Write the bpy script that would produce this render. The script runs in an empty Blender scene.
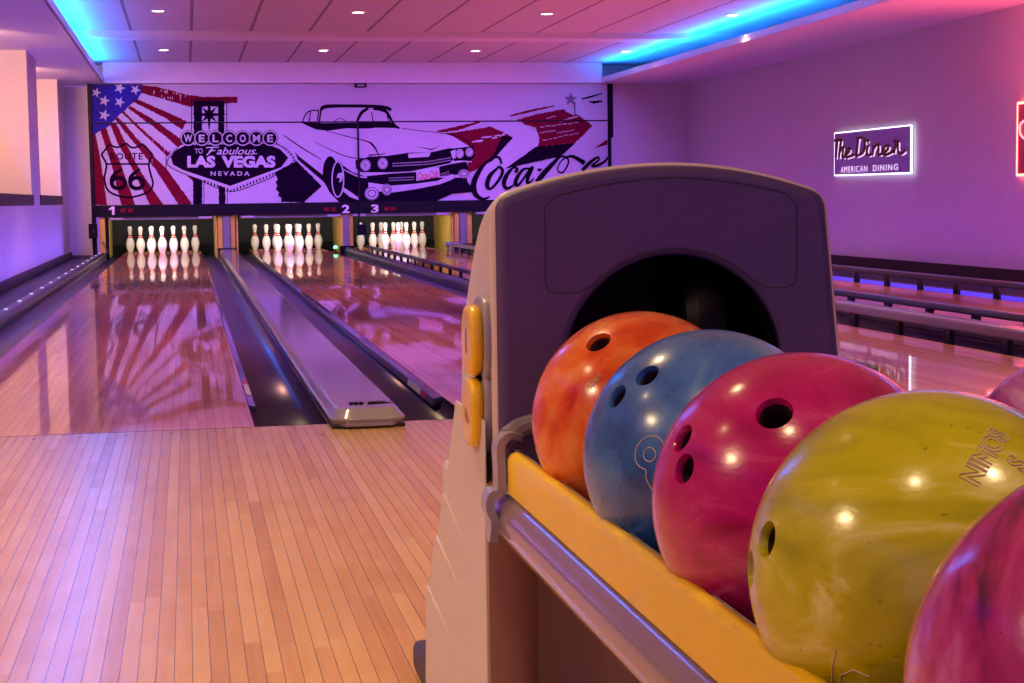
import bpy, bmesh, math, random
from mathutils import Vector, Matrix, noise
random.seed(7)
C = bpy.context.scene.collection
S = bpy.context.scene
WL = {}

# ------------------------------------------------------------------ materials
def srgb(r, g, b):
    def c(v):
        v /= 255.0
        return v / 12.92 if v <= .04045 else ((v + .055) / 1.055) ** 2.4
    return (c(r), c(g), c(b), 1)

def mat(name, col, rough=.5, metal=0, coat=0, emis=None, estr=0, spec=.5, bump=0, bscale=200, coatr=.05):
    m = bpy.data.materials.new(name); m.use_nodes = True
    n = m.node_tree.nodes; l = m.node_tree.links
    b = n['Principled BSDF']
    b.inputs['Base Color'].default_value = col if len(col) == 4 else (*col, 1)
    b.inputs['Roughness'].default_value = rough
    b.inputs['Metallic'].default_value = metal
    b.inputs['Coat Weight'].default_value = coat
    b.inputs['Coat Roughness'].default_value = coatr
    b.inputs['Specular IOR Level'].default_value = spec
    if emis:
        b.inputs['Emission Color'].default_value = (*emis[:3], 1)
        b.inputs['Emission Strength'].default_value = estr
    # every surface gets a little procedural variation
    g = n.new('ShaderNodeNewGeometry')
    t = n.new('ShaderNodeTexNoise'); t.inputs['Scale'].default_value = 9; t.inputs['Detail'].default_value = 4
    l.new(g.outputs['Position'], t.inputs['Vector'])
    hs = n.new('ShaderNodeHueSaturation'); hs.inputs['Color'].default_value = b.inputs['Base Color'].default_value
    mr = n.new('ShaderNodeMapRange'); mr.inputs['To Min'].default_value = .93; mr.inputs['To Max'].default_value = 1.07
    l.new(t.outputs['Fac'], mr.inputs['Value']); l.new(mr.outputs['Result'], hs.inputs['Value'])
    l.new(hs.outputs['Color'], b.inputs['Base Color'])
    if bump:
        t2 = n.new('ShaderNodeTexNoise'); t2.inputs['Scale'].default_value = bscale; t2.inputs['Detail'].default_value = 3
        l.new(g.outputs['Position'], t2.inputs['Vector'])
        bp = n.new('ShaderNodeBump'); bp.inputs['Strength'].default_value = bump; bp.inputs['Distance'].default_value = .002
        l.new(t2.outputs['Fac'], bp.inputs['Height']); l.new(bp.outputs['Normal'], b.inputs['Normal'])
    return m

def math_node(nt, op, a, b=None, c=None):
    x = nt.nodes.new('ShaderNodeMath'); x.operation = op
    for i, v in enumerate((a, b, c)):
        if v is None: continue
        if isinstance(v, (int, float)): x.inputs[i].default_value = v
        else: nt.links.new(v, x.inputs[i])
    return x.outputs[0]

def wood(name, c1, c2, c3, rough, width=.02735, linew=.045, coat=.0, xoff=0.0, coatr=.03, spec=.3):
    m = bpy.data.materials.new(name); m.use_nodes = True
    nt = m.node_tree; n = nt.nodes; l = nt.links; b = n['Principled BSDF']
    g = n.new('ShaderNodeNewGeometry'); sp = n.new('ShaderNodeSeparateXYZ'); l.new(g.outputs['Position'], sp.inputs[0])
    u = math_node(nt, 'DIVIDE', math_node(nt, 'ADD', sp.outputs['X'], xoff), width)
    bi = math_node(nt, 'FLOOR', u); fr = math_node(nt, 'FRACT', u)
    w1 = n.new('ShaderNodeTexWhiteNoise'); w1.noise_dimensions = '1D'; l.new(bi, w1.inputs['W'])
    seg = math_node(nt, 'FLOOR', math_node(nt, 'ADD', math_node(nt, 'DIVIDE', sp.outputs['Y'], 1.3), math_node(nt, 'MULTIPLY', w1.outputs['Value'], 7.3)))
    cb = n.new('ShaderNodeCombineXYZ'); l.new(bi, cb.inputs[0]); l.new(seg, cb.inputs[1])
    w2 = n.new('ShaderNodeTexWhiteNoise'); w2.noise_dimensions = '2D'; l.new(cb.outputs[0], w2.inputs['Vector'])
    gx = n.new('ShaderNodeCombineXYZ')
    l.new(math_node(nt, 'MULTIPLY', sp.outputs['X'], 55), gx.inputs[0])
    l.new(math_node(nt, 'MULTIPLY', sp.outputs['Y'], 2.2), gx.inputs[1])
    l.new(math_node(nt, 'MULTIPLY', w2.outputs['Value'], 37), gx.inputs[2])
    ns = n.new('ShaderNodeTexNoise'); ns.inputs['Scale'].default_value = 1; ns.inputs['Detail'].default_value = 5
    l.new(gx.outputs[0], ns.inputs['Vector'])
    n2 = n.new('ShaderNodeTexNoise'); n2.inputs['Scale'].default_value = 7; l.new(g.outputs['Position'], n2.inputs['Vector'])
    f = math_node(nt, 'ADD', math_node(nt, 'MULTIPLY', w2.outputs['Value'], .46), math_node(nt, 'MULTIPLY', ns.outputs['Fac'], .58))
    f = math_node(nt, 'ADD', f, math_node(nt, 'MULTIPLY', math_node(nt, 'SUBTRACT', n2.outputs['Fac'], .5), .35))
    cr = n.new('ShaderNodeValToRGB'); e = cr.color_ramp.elements
    e[0].position = .12; e[0].color = c1; e[1].position = .95; e[1].color = c3
    k = e.new(.5); k.color = c2
    l.new(f, cr.inputs[0])
    ln = math_node(nt, 'LESS_THAN', fr, linew)
    mx = n.new('ShaderNodeMix'); mx.data_type = 'RGBA'
    l.new(math_node(nt, 'MULTIPLY', ln, .72), mx.inputs[0]); l.new(cr.outputs[0], mx.inputs[6]); mx.inputs[7].default_value = srgb(60, 32, 22)
    l.new(mx.outputs[2], b.inputs['Base Color'])
    b.inputs['Roughness'].default_value = rough
    b.inputs['Coat Weight'].default_value = coat; b.inputs['Coat Roughness'].default_value = coatr
    b.inputs['Specular IOR Level'].default_value = spec
    return m

def marble(name, cols, scale=14, rough=.22, dist=1.5, coat=.42, seed=0, stretch=(1, 1, 1), pos=None):
    m = bpy.data.materials.new(name); m.use_nodes = True
    nt = m.node_tree; n = nt.nodes; l = nt.links; b = n['Principled BSDF']
    tc = n.new('ShaderNodeTexCoord'); mp = n.new('ShaderNodeMapping'); mp.inputs['Location'].default_value = (seed, seed * 1.7, seed * .3)
    mp.inputs['Scale'].default_value = stretch; mp.inputs['Rotation'].default_value = (.4, .6, .3)
    l.new(tc.outputs['Object'], mp.inputs[0])
    ns = n.new('ShaderNodeTexNoise'); ns.inputs['Scale'].default_value = scale; ns.inputs['Detail'].default_value = 6
    ns.inputs['Distortion'].default_value = dist; ns.inputs['Roughness'].default_value = .55
    l.new(mp.outputs[0], ns.inputs['Vector'])
    cr = n.new('ShaderNodeValToRGB'); e = cr.color_ramp.elements
    k = len(cols)
    pos = pos or [.3 + .4 * i / (k - 1) for i in range(k)]
    e[0].position = pos[0]; e[0].color = cols[0]; e[1].position = pos[-1]; e[1].color = cols[-1]
    for i in range(1, k - 1):
        x = e.new(pos[i]); x.color = cols[i]
    l.new(ns.outputs['Fac'], cr.inputs[0])
    # scuffs
    vs = n.new('ShaderNodeTexNoise'); vs.inputs['Scale'].default_value = 160; vs.inputs['Detail'].default_value = 2
    l.new(mp.outputs[0], vs.inputs['Vector'])
    sc = math_node(nt, 'GREATER_THAN', vs.outputs['Fac'], .735)
    mx = n.new('ShaderNodeMix'); mx.data_type = 'RGBA'
    l.new(math_node(nt, 'MULTIPLY', sc, .55), mx.inputs[0]); l.new(cr.outputs[0], mx.inputs[6]); mx.inputs[7].default_value = (*[c * .3 for c in cols[0][:3]], 1)
    l.new(mx.outputs[2], b.inputs['Base Color'])
    b.inputs['Roughness'].default_value = rough
    b.inputs['Coat Weight'].default_value = coat; b.inputs['Coat Roughness'].default_value = .14
    rr = math_node(nt, 'ADD', math_node(nt, 'MULTIPLY', ns.outputs['Fac'], .2), rough - .08)
    l.new(rr, b.inputs['Roughness'])
    bp = n.new('ShaderNodeBump'); bp.inputs['Strength'].default_value = .12; bp.inputs['Distance'].default_value = .001
    l.new(vs.outputs['Fac'], bp.inputs['Height']); l.new(bp.outputs['Normal'], b.inputs['Normal'])
    return m

def glow(name, col, strength):
    m = bpy.data.materials.new(name); m.use_nodes = True
    b = m.node_tree.nodes['Principled BSDF']
    b.inputs['Base Color'].default_value = (.8, .8, .8, 1)
    b.inputs['Emission Color'].default_value = (*col[:3], 1); b.inputs['Emission Strength'].default_value = strength
    return m

M = {}
M['approach'] = wood('approach maple boards', srgb(194, 144, 90), srgb(214, 170, 108), srgb(230, 194, 134), .25, coat=.6, coatr=.2, spec=.4)
M['lane'] = wood('oiled lane boards', srgb(184, 104, 66), srgb(210, 136, 92), srgb(228, 166, 118), .5, linew=.05, coat=.75, coatr=.03, spec=.15)
M['wall'] = mat('white wall paint', (.72, .70, .70), .6, bump=.05, bscale=60)
M['ceil'] = mat('white soffit paint', (.78, .76, .76), .65, bump=.04)
M['dark'] = mat('black enamel', (.008, .006, .010), .45, spec=.12)
M['darkwood'] = mat('dark stained baseboard', (.035, .018, .014), .45)
M['sill'] = mat('dark brown ledge', (.05, .032, .032), .5)
M['deckm'] = mat('dark side deck', (.10, .09, .11), .5)
M['gutter'] = mat('dark glossy gutter plastic', (.040, .024, .090), .28, coat=.0)
M['strip'] = mat('dark bumper strip with blue reflection tint', (.045, .035, .17), .2, coat=.6)  # blue violet reflection is put into this base colour
M['rail'] = mat('dark grey bumper rail', (.085, .075, .085), .3, coat=.3)
M['railtop'] = mat('grey bumper rail plastic', (.30, .27, .28), .35)
M['post'] = mat('black bumper post', (.012, .011, .013), .4)
M['cap'] = mat('pale grey divider plastic', (.32, .29, .32), .22, coat=.6, coatr=.08)
M['capdark'] = mat('black rubber foot', (.01, .01, .01), .6)
M['chrome'] = mat('brushed steel', (.6, .6, .6), .25, metal=1)
M['ink'] = mat('mural dark ink', (.010, .003, .014), .6, spec=.0)
M['mwhite'] = mat('mural white print', (.56, .53, .58), .6, spec=.03)
M['mred'] = mat('mural dark red print', (.17, .004, .020), .6, spec=.03)
M['mbright'] = mat('mural bright red print', (.6, .02, .05), .6, spec=.03)
M['mblue'] = mat('mural flag blue print', (.030, .022, .26), .6, spec=.03)
M['mgrey'] = mat('mural grey print', (.20, .12, .20), .6, spec=.03)
M['num'] = mat('lane number grey', (.86, .84, .86), .5)
M['redled'] = mat('red score light', (.16, .004, .012), .5, emis=(.8, .02, .05), estr=.05, spec=.1)
M['curtain'] = mat('grey pit curtain', (.020, .020, .020), .7, bump=.6, bscale=70)
M['brass'] = mat('yellow kickback panel', (.80, .62, .08), .35)
M['zinc'] = mat('grey column cover', (.24, .25, .23), .35)
M['pinw'] = mat('white pin plastic', (.86, .86, .82), .25, coat=.5)
M['pinr'] = mat('red pin stripe', (.72, .05, .05), .3, coat=.5)
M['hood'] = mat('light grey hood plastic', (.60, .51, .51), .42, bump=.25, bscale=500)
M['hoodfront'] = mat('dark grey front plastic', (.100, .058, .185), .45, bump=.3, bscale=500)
M['rim'] = mat('moulded rim with highlight tone', (.74, .62, .58), .4)
M['groove'] = mat('panel groove shadow gap', (.03, .025, .035), .6)
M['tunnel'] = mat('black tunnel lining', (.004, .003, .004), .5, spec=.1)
M['base'] = mat('light grey base plastic', (.64, .55, .54), .42, bump=.2, bscale=500)
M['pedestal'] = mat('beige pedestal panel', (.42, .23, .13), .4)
M['yellow'] = mat('yellow painted rail', (.93, .60, .012), .42, coat=.15)
M['button'] = mat('yellow button plastic', (.95, .60, .010), .3, coat=.6)
M['btmark'] = mat('button print', (.35, .17, .03), .4)
M['tube'] = mat('grey anodised tube', (.25, .17, .19), .42, coat=1, coatr=.07)
M['grey'] = mat('mauve grey plastic', (.33, .29, .34), .35, coat=.3)
M['foot'] = mat('dark grey rubber foot', (.06, .045, .055), .55)
M['holeshade'] = mat('finger hole shade', (.045, .018, .016), .6)  # shade inside the ball holes, put into the colour
M['spot'] = glow('warm lamp lens', (1, .86, .72), 14)
M['blueled'] = glow('blue led strip', (.0, .20, 1), 10)
M['gutterglow'] = glow('deep blue reflection glow', (.05, .03, 1), .9)  # emission imitating blue light reflected in the gutter
M['studled'] = glow('pale blue led stud', (.40, .62, 1), .9)
M['greenled'] = glow('green indicator', (.02, .9, .25), 3)
M['neonw'] = glow('white neon edge', (.82, .80, 1), 2.4)
M['neonwd'] = glow('white backlit letter edge', (.92, .70, 1), 1.0)
M['neonr'] = glow('red neon edge', (1, .12, .07), 9)
M['neonr2'] = glow('pink neon line', (1, .25, .28), 2.2)
M['letter'] = mat('dark red letter', (.16, .004, .014), .35)
M['plate'] = mat('mauve clear sign plate', (.42, .34, .58), .3)
M['redplate'] = mat('red sign plate', (.55, .06, .10), .3)
M['engr'] = mat('pale engraving paint', (.68, .52, .36), .6)
M['sticker'] = mat('white sticker', (.75, .74, .78), .4)
M['stickred'] = mat('magenta sticker square', (.6, .03, .16), .4)
M['liplit'] = mat('white lip paint', (.8, .78, .8), .5)

# ceiling tiles with dark seams
def ceiling_mat():
    m = bpy.data.materials.new('ceiling tiles'); m.use_nodes = True
    nt = m.node_tree; n = nt.nodes; l = nt.links; b = n['Principled BSDF']
    g = n.new('ShaderNodeNewGeometry'); sp = n.new('ShaderNodeSeparateXYZ'); l.new(g.outputs['Position'], sp.inputs[0])
    fx = math_node(nt, 'FRACT', math_node(nt, 'DIVIDE', math_node(nt, 'ADD', sp.outputs['X'], 6.5 + .19 + .02), .65))
    line = math_node(nt, 'LESS_THAN', fx, .05)
    # plain plasterboard band across, no seams there
    inb = math_node(nt, 'MULTIPLY', math_node(nt, 'GREATER_THAN', sp.outputs['Y'], 13.65), math_node(nt, 'LESS_THAN', sp.outputs['Y'], 14.75))
    out = math_node(nt, 'SUBTRACT', 1.0, inb)
    line = math_node(nt, 'MULTIPLY', line, out)
    ns = n.new('ShaderNodeTexNoise'); ns.inputs['Scale'].default_value = 3; l.new(g.outputs['Position'], ns.inputs['Vector'])
    base = n.new('ShaderNodeMix'); base.data_type = 'RGBA'
    base.inputs[6].default_value = (.60, .57, .57, 1); base.inputs[7].default_value = (.66, .64, .64, 1)
    l.new(ns.outputs['Fac'], base.inputs[0])
    mb = n.new('ShaderNodeMix'); mb.data_type = 'RGBA'; l.new(inb, mb.inputs[0]); l.new(base.outputs[2], mb.inputs[6]); mb.inputs[7].default_value = (.78, .76, .76, 1)
    mx = n.new('ShaderNodeMix'); mx.data_type = 'RGBA'
    l.new(line, mx.inputs[0]); l.new(mb.outputs[2], mx.inputs[6]); mx.inputs[7].default_value = (.24, .22, .23, 1)
    l.new(mx.outputs[2], b.inputs['Base Color']); b.inputs['Roughness'].default_value = .7
    return m
M['tiles'] = ceiling_mat()

# ------------------------------------------------------------------ mesh builder
class MB:
    def __init__(s): s.v = []; s.f = []; s.m = []; s.mats = []
    def mi(s, m):
        if isinstance(m, str): m = M[m]
        if m not in s.mats: s.mats.append(m)
        return s.mats.index(m)
    def add(s, vs, fs, m):
        o = len(s.v); k = s.mi(m)
        s.v += [Vector(p) for p in vs]
        for f in fs: s.f.append([o + i for i in f]); s.m.append(k)
        return s
    def box(s, x0, x1, y0, y1, z0, z1, m):
        vs = [(x, y, z) for x in (x0, x1) for y in (y0, y1) for z in (z0, z1)]
        return s.add(vs, [(0, 1, 3, 2), (4, 6, 7, 5), (0, 4, 5, 1), (2, 3, 7, 6), (0, 2, 6, 4), (1, 5, 7, 3)], m)
    def poly(s, pts, m): return s.add(pts, [list(range(len(pts)))], m)
    def prism(s, pts, off, m):
        n = len(pts); off = Vector(off)
        vs = [Vector(p) for p in pts] + [Vector(p) + off for p in pts]
        fs = [list(range(n))[::-1], list(range(n, 2 * n))] + [(i, (i + 1) % n, n + (i + 1) % n, n + i) for i in range(n)]
        return s.add(vs, fs, m)
    def lathe(s, prof, m, c=(0, 0, 0), n=24, axis='Z', mfun=None):
        c = Vector(c); vs = []
        for r, z in prof:
            for i in range(n):
                a = 2 * math.pi * i / n; x, y = r * math.cos(a), r * math.sin(a)
                vs.append(c + (Vector((x, y, z)) if axis == 'Z' else Vector((x, z, y)) if axis == 'Y' else Vector((z, x, y))))
        o = len(s.v); s.v += vs
        for j in range(len(prof) - 1):
            k = s.mi(mfun(j) if mfun else m)
            for i in range(n):
                s.f.append([o + j * n + i, o + j * n + (i + 1) % n, o + (j + 1) * n + (i + 1) % n, o + (j + 1) * n + i]); s.m.append(k)
        if prof[0][0] > 1e-6: s.f.append([o + i for i in range(n)][::-1]); s.m.append(s.mi(m))
        if prof[-1][0] > 1e-6: s.f.append([o + (len(prof) - 1) * n + i for i in range(n)]); s.m.append(s.mi(m))
        return s
    def tube(s, pts, r, m, n=10, closed=False, caps=True):
        pts = [Vector(p) for p in pts]; k = len(pts); rings = []
        up = Vector((0, 0, 1)); prev = None
        for i, p in enumerate(pts):
            a = pts[(i - 1) % k] if (closed or i > 0) else p
            b = pts[(i + 1) % k] if (closed or i < k - 1) else p
            t = (b - a)
            t = t.normalized() if t.length > 1e-9 else Vector((0, 1, 0))
            if prev is None:
                u = t.cross(up) if abs(t.dot(up)) < .95 else t.cross(Vector((1, 0, 0)))
            else: u = prev - t * prev.dot(t)
            u.normalize(); prev = u; w = t.cross(u)
            rr = r[i] if isinstance(r, (list, tuple)) else r
            rings.append([p + (u * math.cos(2 * math.pi * j / n) + w * math.sin(2 * math.pi * j / n)) * rr for j in range(n)])
        vs = [q for ring in rings for q in ring]; fs = []
        for i in range(k if closed else k - 1):
            a, b = i * n, ((i + 1) % k) * n
            for j in range(n): fs.append((a + j, a + (j + 1) % n, b + (j + 1) % n, b + j))
        if caps and not closed: fs += [list(range(n))[::-1], [(k - 1) * n + j for j in range(n)]]
        return s.add(vs, fs, m)
    def build(s, name, parent=None, origin=None, bevel=0, seg=2, angle=35, recalc=True, weld=True):
        if origin is None: origin = WL[parent] if parent else Vector((0, 0, 0))
        origin = Vector(origin)
        me = bpy.data.meshes.new(name)
        me.from_pydata([tuple(p - origin) for p in s.v], [], s.f)
        for m in s.mats: me.materials.append(m)
        me.polygons.foreach_set('material_index', s.m)
        bm = bmesh.new(); bm.from_mesh(me)
        if weld: bmesh.ops.remove_doubles(bm, verts=bm.verts, dist=1e-6)
        if recalc: bmesh.ops.recalc_face_normals(bm, faces=bm.faces)
        bm.to_mesh(me); bm.free()
        me.polygons.foreach_set('use_smooth', [True] * len(me.polygons))
        me.set_sharp_from_angle(angle=math.radians(angle))
        o = bpy.data.objects.new(name, me); C.objects.link(o)
        if parent:
            o.parent = parent; o.location = origin - WL[parent]
        else: o.location = origin
        WL[o] = origin
        if bevel:
            b = o.modifiers.new('edge', 'BEVEL'); b.width = bevel; b.segments = seg; b.limit_method = 'ANGLE'; b.angle_limit = math.radians(40)
            b.harden_normals = False
        return o

def tag(o, label=None, cat=None, group=None, kind=None):
    if label: o['label'] = label
    if cat: o['category'] = cat
    if group: o['group'] = group
    if kind: o['kind'] = kind
    return o
def thing(name, loc, label, cat, group=None):
    o = bpy.data.objects.new(name, None); C.objects.link(o); o.location = loc; WL[o] = Vector(loc)
    o.empty_display_size = .05
    return tag(o, label, cat, group)
def struct(o, label, cat): return tag(o, label, cat, kind='structure')
def dup(o, loc, label=None, group=None):
    r = o.copy(); C.objects.link(r); r.location = loc; WL[r] = Vector(loc)
    if label: r['label'] = label
    if group: r['group'] = group
    for ch in list(o.children):
        c = ch.copy(); C.objects.link(c); c.parent = r
        for gch in list(ch.children):
            d = gch.copy(); C.objects.link(d); d.parent = c
    return r
def crom(pts, n=6, closed=False):
    pts = [Vector(p) for p in pts]; k = len(pts); out = []
    for i in range(k if closed else k - 1):
        g = (lambda j: pts[j % k]) if closed else (lambda j: pts[min(max(j, 0), k - 1)])
        p0, p1, p2, p3 = g(i - 1), g(i), g(i + 1), g(i + 2)
        for q in range(n):
            t = q / n
            out.append(.5 * ((2 * p1) + (p2 - p0) * t + (2 * p0 - 5 * p1 + 4 * p2 - p3) * t * t + (3 * p1 - p0 - 3 * p2 + p3) * t ** 3))
    if not closed: out.append(pts[-1])
    return out

# ------------------------------------------------------------------ dimensions
LX = [0.0, 1.766, 3.30, 5.05]          # lane centres
HW = .533                              # half lane width
YP = 17.88                             # plane of the masking unit
DECK = 18.288                          # head pin
ZC = 2.60                              # ceiling
SOF = 2.32                             # soffit underside
XL, XR = -1.25, 7.5                    # side walls

# ------------------------------------------------------------------ the room
b = MB(); b.box(-3.2, 9.0, -9.0, 0.0, -.18, 0, 'approach')
for L in LX:                            # guide dots inlaid just before the foul line
    for k in range(-3, 4):
        x = L + k * .13677
        b.poly([(x + .0065 * math.cos(a * math.pi / 6), -.085 + .0065 * math.sin(a * math.pi / 6), .0004) for a in range(12)], 'ink')
b.box(-1.0, 6.0, -.006, 0.0, -.02, .0003, 'ink')
o = b.build('floor'); struct(o, 'pale maple boarded approach floor in front of the lanes', 'floor')

b = MB(); b.box(-2.2, 9.0, -9.0, 18.3, ZC, ZC + .12, 'tiles')
struct(b.build('ceiling'), 'pink lit tiled ceiling above the lanes', 'ceiling')

# left wall with two recessed niches
b = MB()
b.box(-1.40, XL, 0, 18.6, -.2, .76, 'wall')
b.box(-3.2, -3.05, -9, 0, -.1, SOF, 'wall')
b.box(-3.2, XL, -.1, 0, -.1, SOF, 'wall')
b.box(-1.40, XL, 0, 3.0, .76, SOF, 'wall')
b.box(-1.80, XL, 7.55, 8.2, .76, SOF, 'wall')
b.box(-1.80, XL, 12.87, 14.0, .76, SOF, 'wall')
b.box(-1.80, XL, 17.1, 18.6, .76, SOF, 'wall')
b.box(-1.92, -1.80, 0, 18.6, .6, SOF, 'wall')
b.box(-1.80, -1.40, 0, 18.6, .6, .70, 'wall')
struct(b.build('wall_left'), 'white left wall with deep recesses above dark ledges', 'wall')
for i, (y0, y1) in enumerate(((8.2, 13.03), (13.86, 17.25))):
    b = MB(); b.box(-1.80, XL + .012, y0, y1, .70, .815, 'sill')
    struct(b.build('trim_%d' % (i + 1), bevel=.008), ['dark ledge of the nearer wall recess', 'dark ledge of the farther wall recess'][i], 'ledge')
b = MB(); b.box(XL - .01, XL + .022, 0, 18.5, -.06, .05, 'darkwood')
struct(b.build('baseboard_left', bevel=.004), 'dark baseboard along the left wall', 'baseboard')
b = MB(); b.box(XR, XR + .15, -9, 18.6, -.2, ZC, 'wall')
struct(b.build('wall_right'), 'mauve lit wall behind the neon signs', 'wall')
b = MB(); b.box(XR - .025, XR + .01, 0, 18.5, -.12, .02, 'darkwood')
struct(b.build('baseboard_right', bevel=.004), 'dark baseboard along the right wall', 'baseboard')
# back wall: filler panels and bulkhead around the masking unit, pit back
b = MB()
b.box(-1.4, -.93, 18.5, 18.6, -.2, SOF, 'wall'); b.box(-.93, -.91, 17.95, 18.6, -.2, SOF, 'wall')
b.box(6.36, XR, 17.95, 18.05, -.2, SOF + .1, 'wall'); b.box(6.36, 6.46, 17.935, 17.96, -.2, SOF, 'wall')
b.box(-2.2, XR, 18.3, 18.4, SOF, ZC, 'wall')
b.box(-.9, 6.36, 20.6, 20.7, -.4, SOF, 'dark')
struct(b.build('wall_back'), 'far wall panels beside the printed masking unit', 'wall')
b = MB(); b.box(-.70, 6.2, 17.80, 18.28, SOF + .0, ZC, 'ceil')
b.box(-.68, 6.18, 13.60, 13.64, ZC - .065, ZC + .01, 'ceil')
struct(b.build('trim_3', bevel=.004), 'white bulkhead above the masking unit', 'bulkhead')
# soffits with an upstand that hides the led strips
for i, (xa, xb, lip) in enumerate(((-2.2, -.70, -.70), (6.2, 7.5, 6.2))):
    b = MB(); b.box(xa, xb, -9, 18.29, SOF, SOF + .03, 'ceil')
    b.box(lip - .012, lip + .012, -9, 17.80, SOF, SOF + .075, 'liplit')
    struct(b.build('trim_%d' % (4 + i)), ['lowered soffit over the left wall with lit cove', 'lowered soffit over the right wall with lit cove'][i], 'soffit')
# decks beside the outer lanes
b = MB()
b.box(XL, -.80, 0, 18.5, -.2, -.05, 'deckm'); b.box(5.86, XR, 0, 17.95, -.2, -.10, 'dark')
b.box(-.8, 5.86, 0.0, 20.6, -.30, -.20, 'dark'); b.box(XL, -.8, 18.29, 18.5, -.2, 0, 'deckm')
struct(b.build('trim_6'), 'dark deck strips beside the outer lanes', 'deck')

# ------------------------------------------------------------------ lanes and gutters
def gutter_section(x0, x1, zl=-.004, zr=-.004, depth=.075, n=14):
    pts = [(x0, zl)]
    for i in range(n + 1):
        a = math.pi * i / n; cx = (x0 + x1) / 2; r = (x1 - x0) / 2
        pts.append((cx - r * math.cos(a), -.012 - (depth - .012) * math.sin(a) ** .7))
    pts.append((x1, zr)); return pts
GUT = [(-.745, -.533, .533, .769), (.998, 1.233, 2.299, 2.50), (2.56, 2.767, 3.833, 4.07), (4.29, 4.517, 5.583, 5.80)]
lane_labels = ['polished wooden lane at the left wall, ending under number 1', 'polished wooden lane right of the pale divider, ending under number 2',
               'polished wooden lane passing behind the ball return hood, under number 3', 'polished wooden lane nearest the right wall with the neon signs']
for i, L in enumerate(LX):
    ga, la, lb, gb = GUT[i]
    t = thing('bowling_lane', (L, 9, 0), lane_labels[i], 'bowling lane', 'bowling lanes')
    b = MB(); b.box(la, lb, 0.0, 19.35, -.2, 0, 'lane')
    b.build('lane_bed', t)
    for x0, x1 in ((ga, la), (lb, gb)):
        sec = gutter_section(x0, x1); vs = []; n = len(sec)
        ys = [0.0, 4, 8, 12, 16, 19.6]
        for y in ys: vs += [(x, y, z) for x, z in sec]
        fs = [(j * n + q, j * n + q + 1, (j + 1) * n + q + 1, (j + 1) * n + q) for j in range(len(ys) - 1) for q in range(n - 1)]
        b = MB(); b.add(vs, fs, 'gutter')
        g = b.build('gutter', t, recalc=False)
        so = g.modifiers.new('shell', 'SOLIDIFY'); so.thickness = .006; so.offset = -1

# ------------------------------------------------------------------ lane dividers
def divider(x0, x1, label, ztop=.060, nose=True):
    cx = (x0 + x1) / 2
    t = thing('lane_divider', (cx, 0, -.2), label, 'lane divider')
    r = .07
    def outline(ins, y0, rr):
        a, c = x0 + ins, x1 - ins; pts = []
        for k in range(7):
            q = math.pi + math.pi / 2 * k / 6; pts.append((a + rr + rr * math.cos(q), y0 + rr + rr * math.sin(q)))
        for k in range(7):
            q = -math.pi / 2 + math.pi / 2 * k / 6; pts.append((c - rr + rr * math.cos(q), y0 + rr + rr * math.sin(q)))
        pts += [(c, 17.9), (a, 17.9)]; return pts
    b = MB()
    ch = [(x0 + .045, -.152), (x1 - .045, -.152), (x1 - .004, -.10), (x1 - .004, 17.9), (x0 + .004, 17.9), (x0 + .004, -.10)]
    b.prism([(x, y, .006) for x, y in ch], (0, 0, .020), 'cap')
    b.prism([(x, y, .022) for x, y in outline(-.004, -.155, r)], (0, 0, .012), 'cap')
    A_, B_ = outline(.004, -.145, r * .9), outline(.020, -.115, r * .75); nn_ = len(A_)
    b.add([(x, y, .033) for x, y in A_] + [(x, y, ztop) for x, y in B_], [list(range(nn_, 2 * nn_))] + [(q, (q + 1) % nn_, nn_ + (q + 1) % nn_, nn_ + q) for q in range(nn_)], 'cap')
    b.build('top_cover', t, bevel=.005, seg=3)
    b = MB(); b.box(x0 + .006, x1 - .006, 0.0, 17.9, -.2, .012, 'gutter'); b.box(x0 + .02, x1 - .02, -.09, 0, 0, .012, 'capdark')
    b.build('side_wall', t)
    for sx in (x0 + .03, x1 - .03):
        b = MB(); b.box(sx - .030, sx + .030, -.130, -.03, .0005, .010, 'capdark')
        b.build('corner_pad', t, bevel=.004)
    return t, ztop
d1, zt = divider(.768, 1.0, 'pale grey divider with black emblem on its rounded nose, between lanes 1 and 2')
# emblem: three chevrons, a slash and speed streaks
b = MB(); zz = zt + .0012
def em(pts):
    b.prism([(.888 + x, .005 + y, zz) for x, y in pts], (0, 0, .0006), 'ink')
for k in range(3):
    x = -.052 + k * .016
    em([(x, .042), (x + .010, .042), (x + .018, .012), (x + .004, -.03), (x - .006, -.03), (x + .006, .008)])
em([(.008, .045), (.075, .048), (.060, .036), (.020, .034)])
em([(.002, -.028), (.060, -.012), (.092, .004), (.060, .014), (.012, .016)])
b.build('emblem', d1, recalc=True)
b = MB(); b.lathe([(.004, 0), (.004, .0012), (.002, .002)], 'ink', (.882, -.045, zt - .002), n=12); b.build('screw', d1)
divider(4.07, 4.29, 'pale grey divider behind the low rails on the right, between lanes 3 and 4', .062)
# narrow rounded divider between lanes 2 and 3
t = thing('lane_divider', (2.53, 0, -.2), 'narrow dark rounded divider between lanes 2 and 3', 'lane divider')
b = MB(); sec = [(2.495, -.2), (2.495, -.03)] + [(2.53 - .035 * math.cos(math.pi * k / 8), .03 + .03 * math.sin(math.pi * k / 8)) for k in range(9)] + [(2.565, -.03), (2.565, -.2)]
b.prism([(x, 0, z) for x, z in sec], (0, 17.8, 0), 'gutter'); b.build('side_wall', t)

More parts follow.
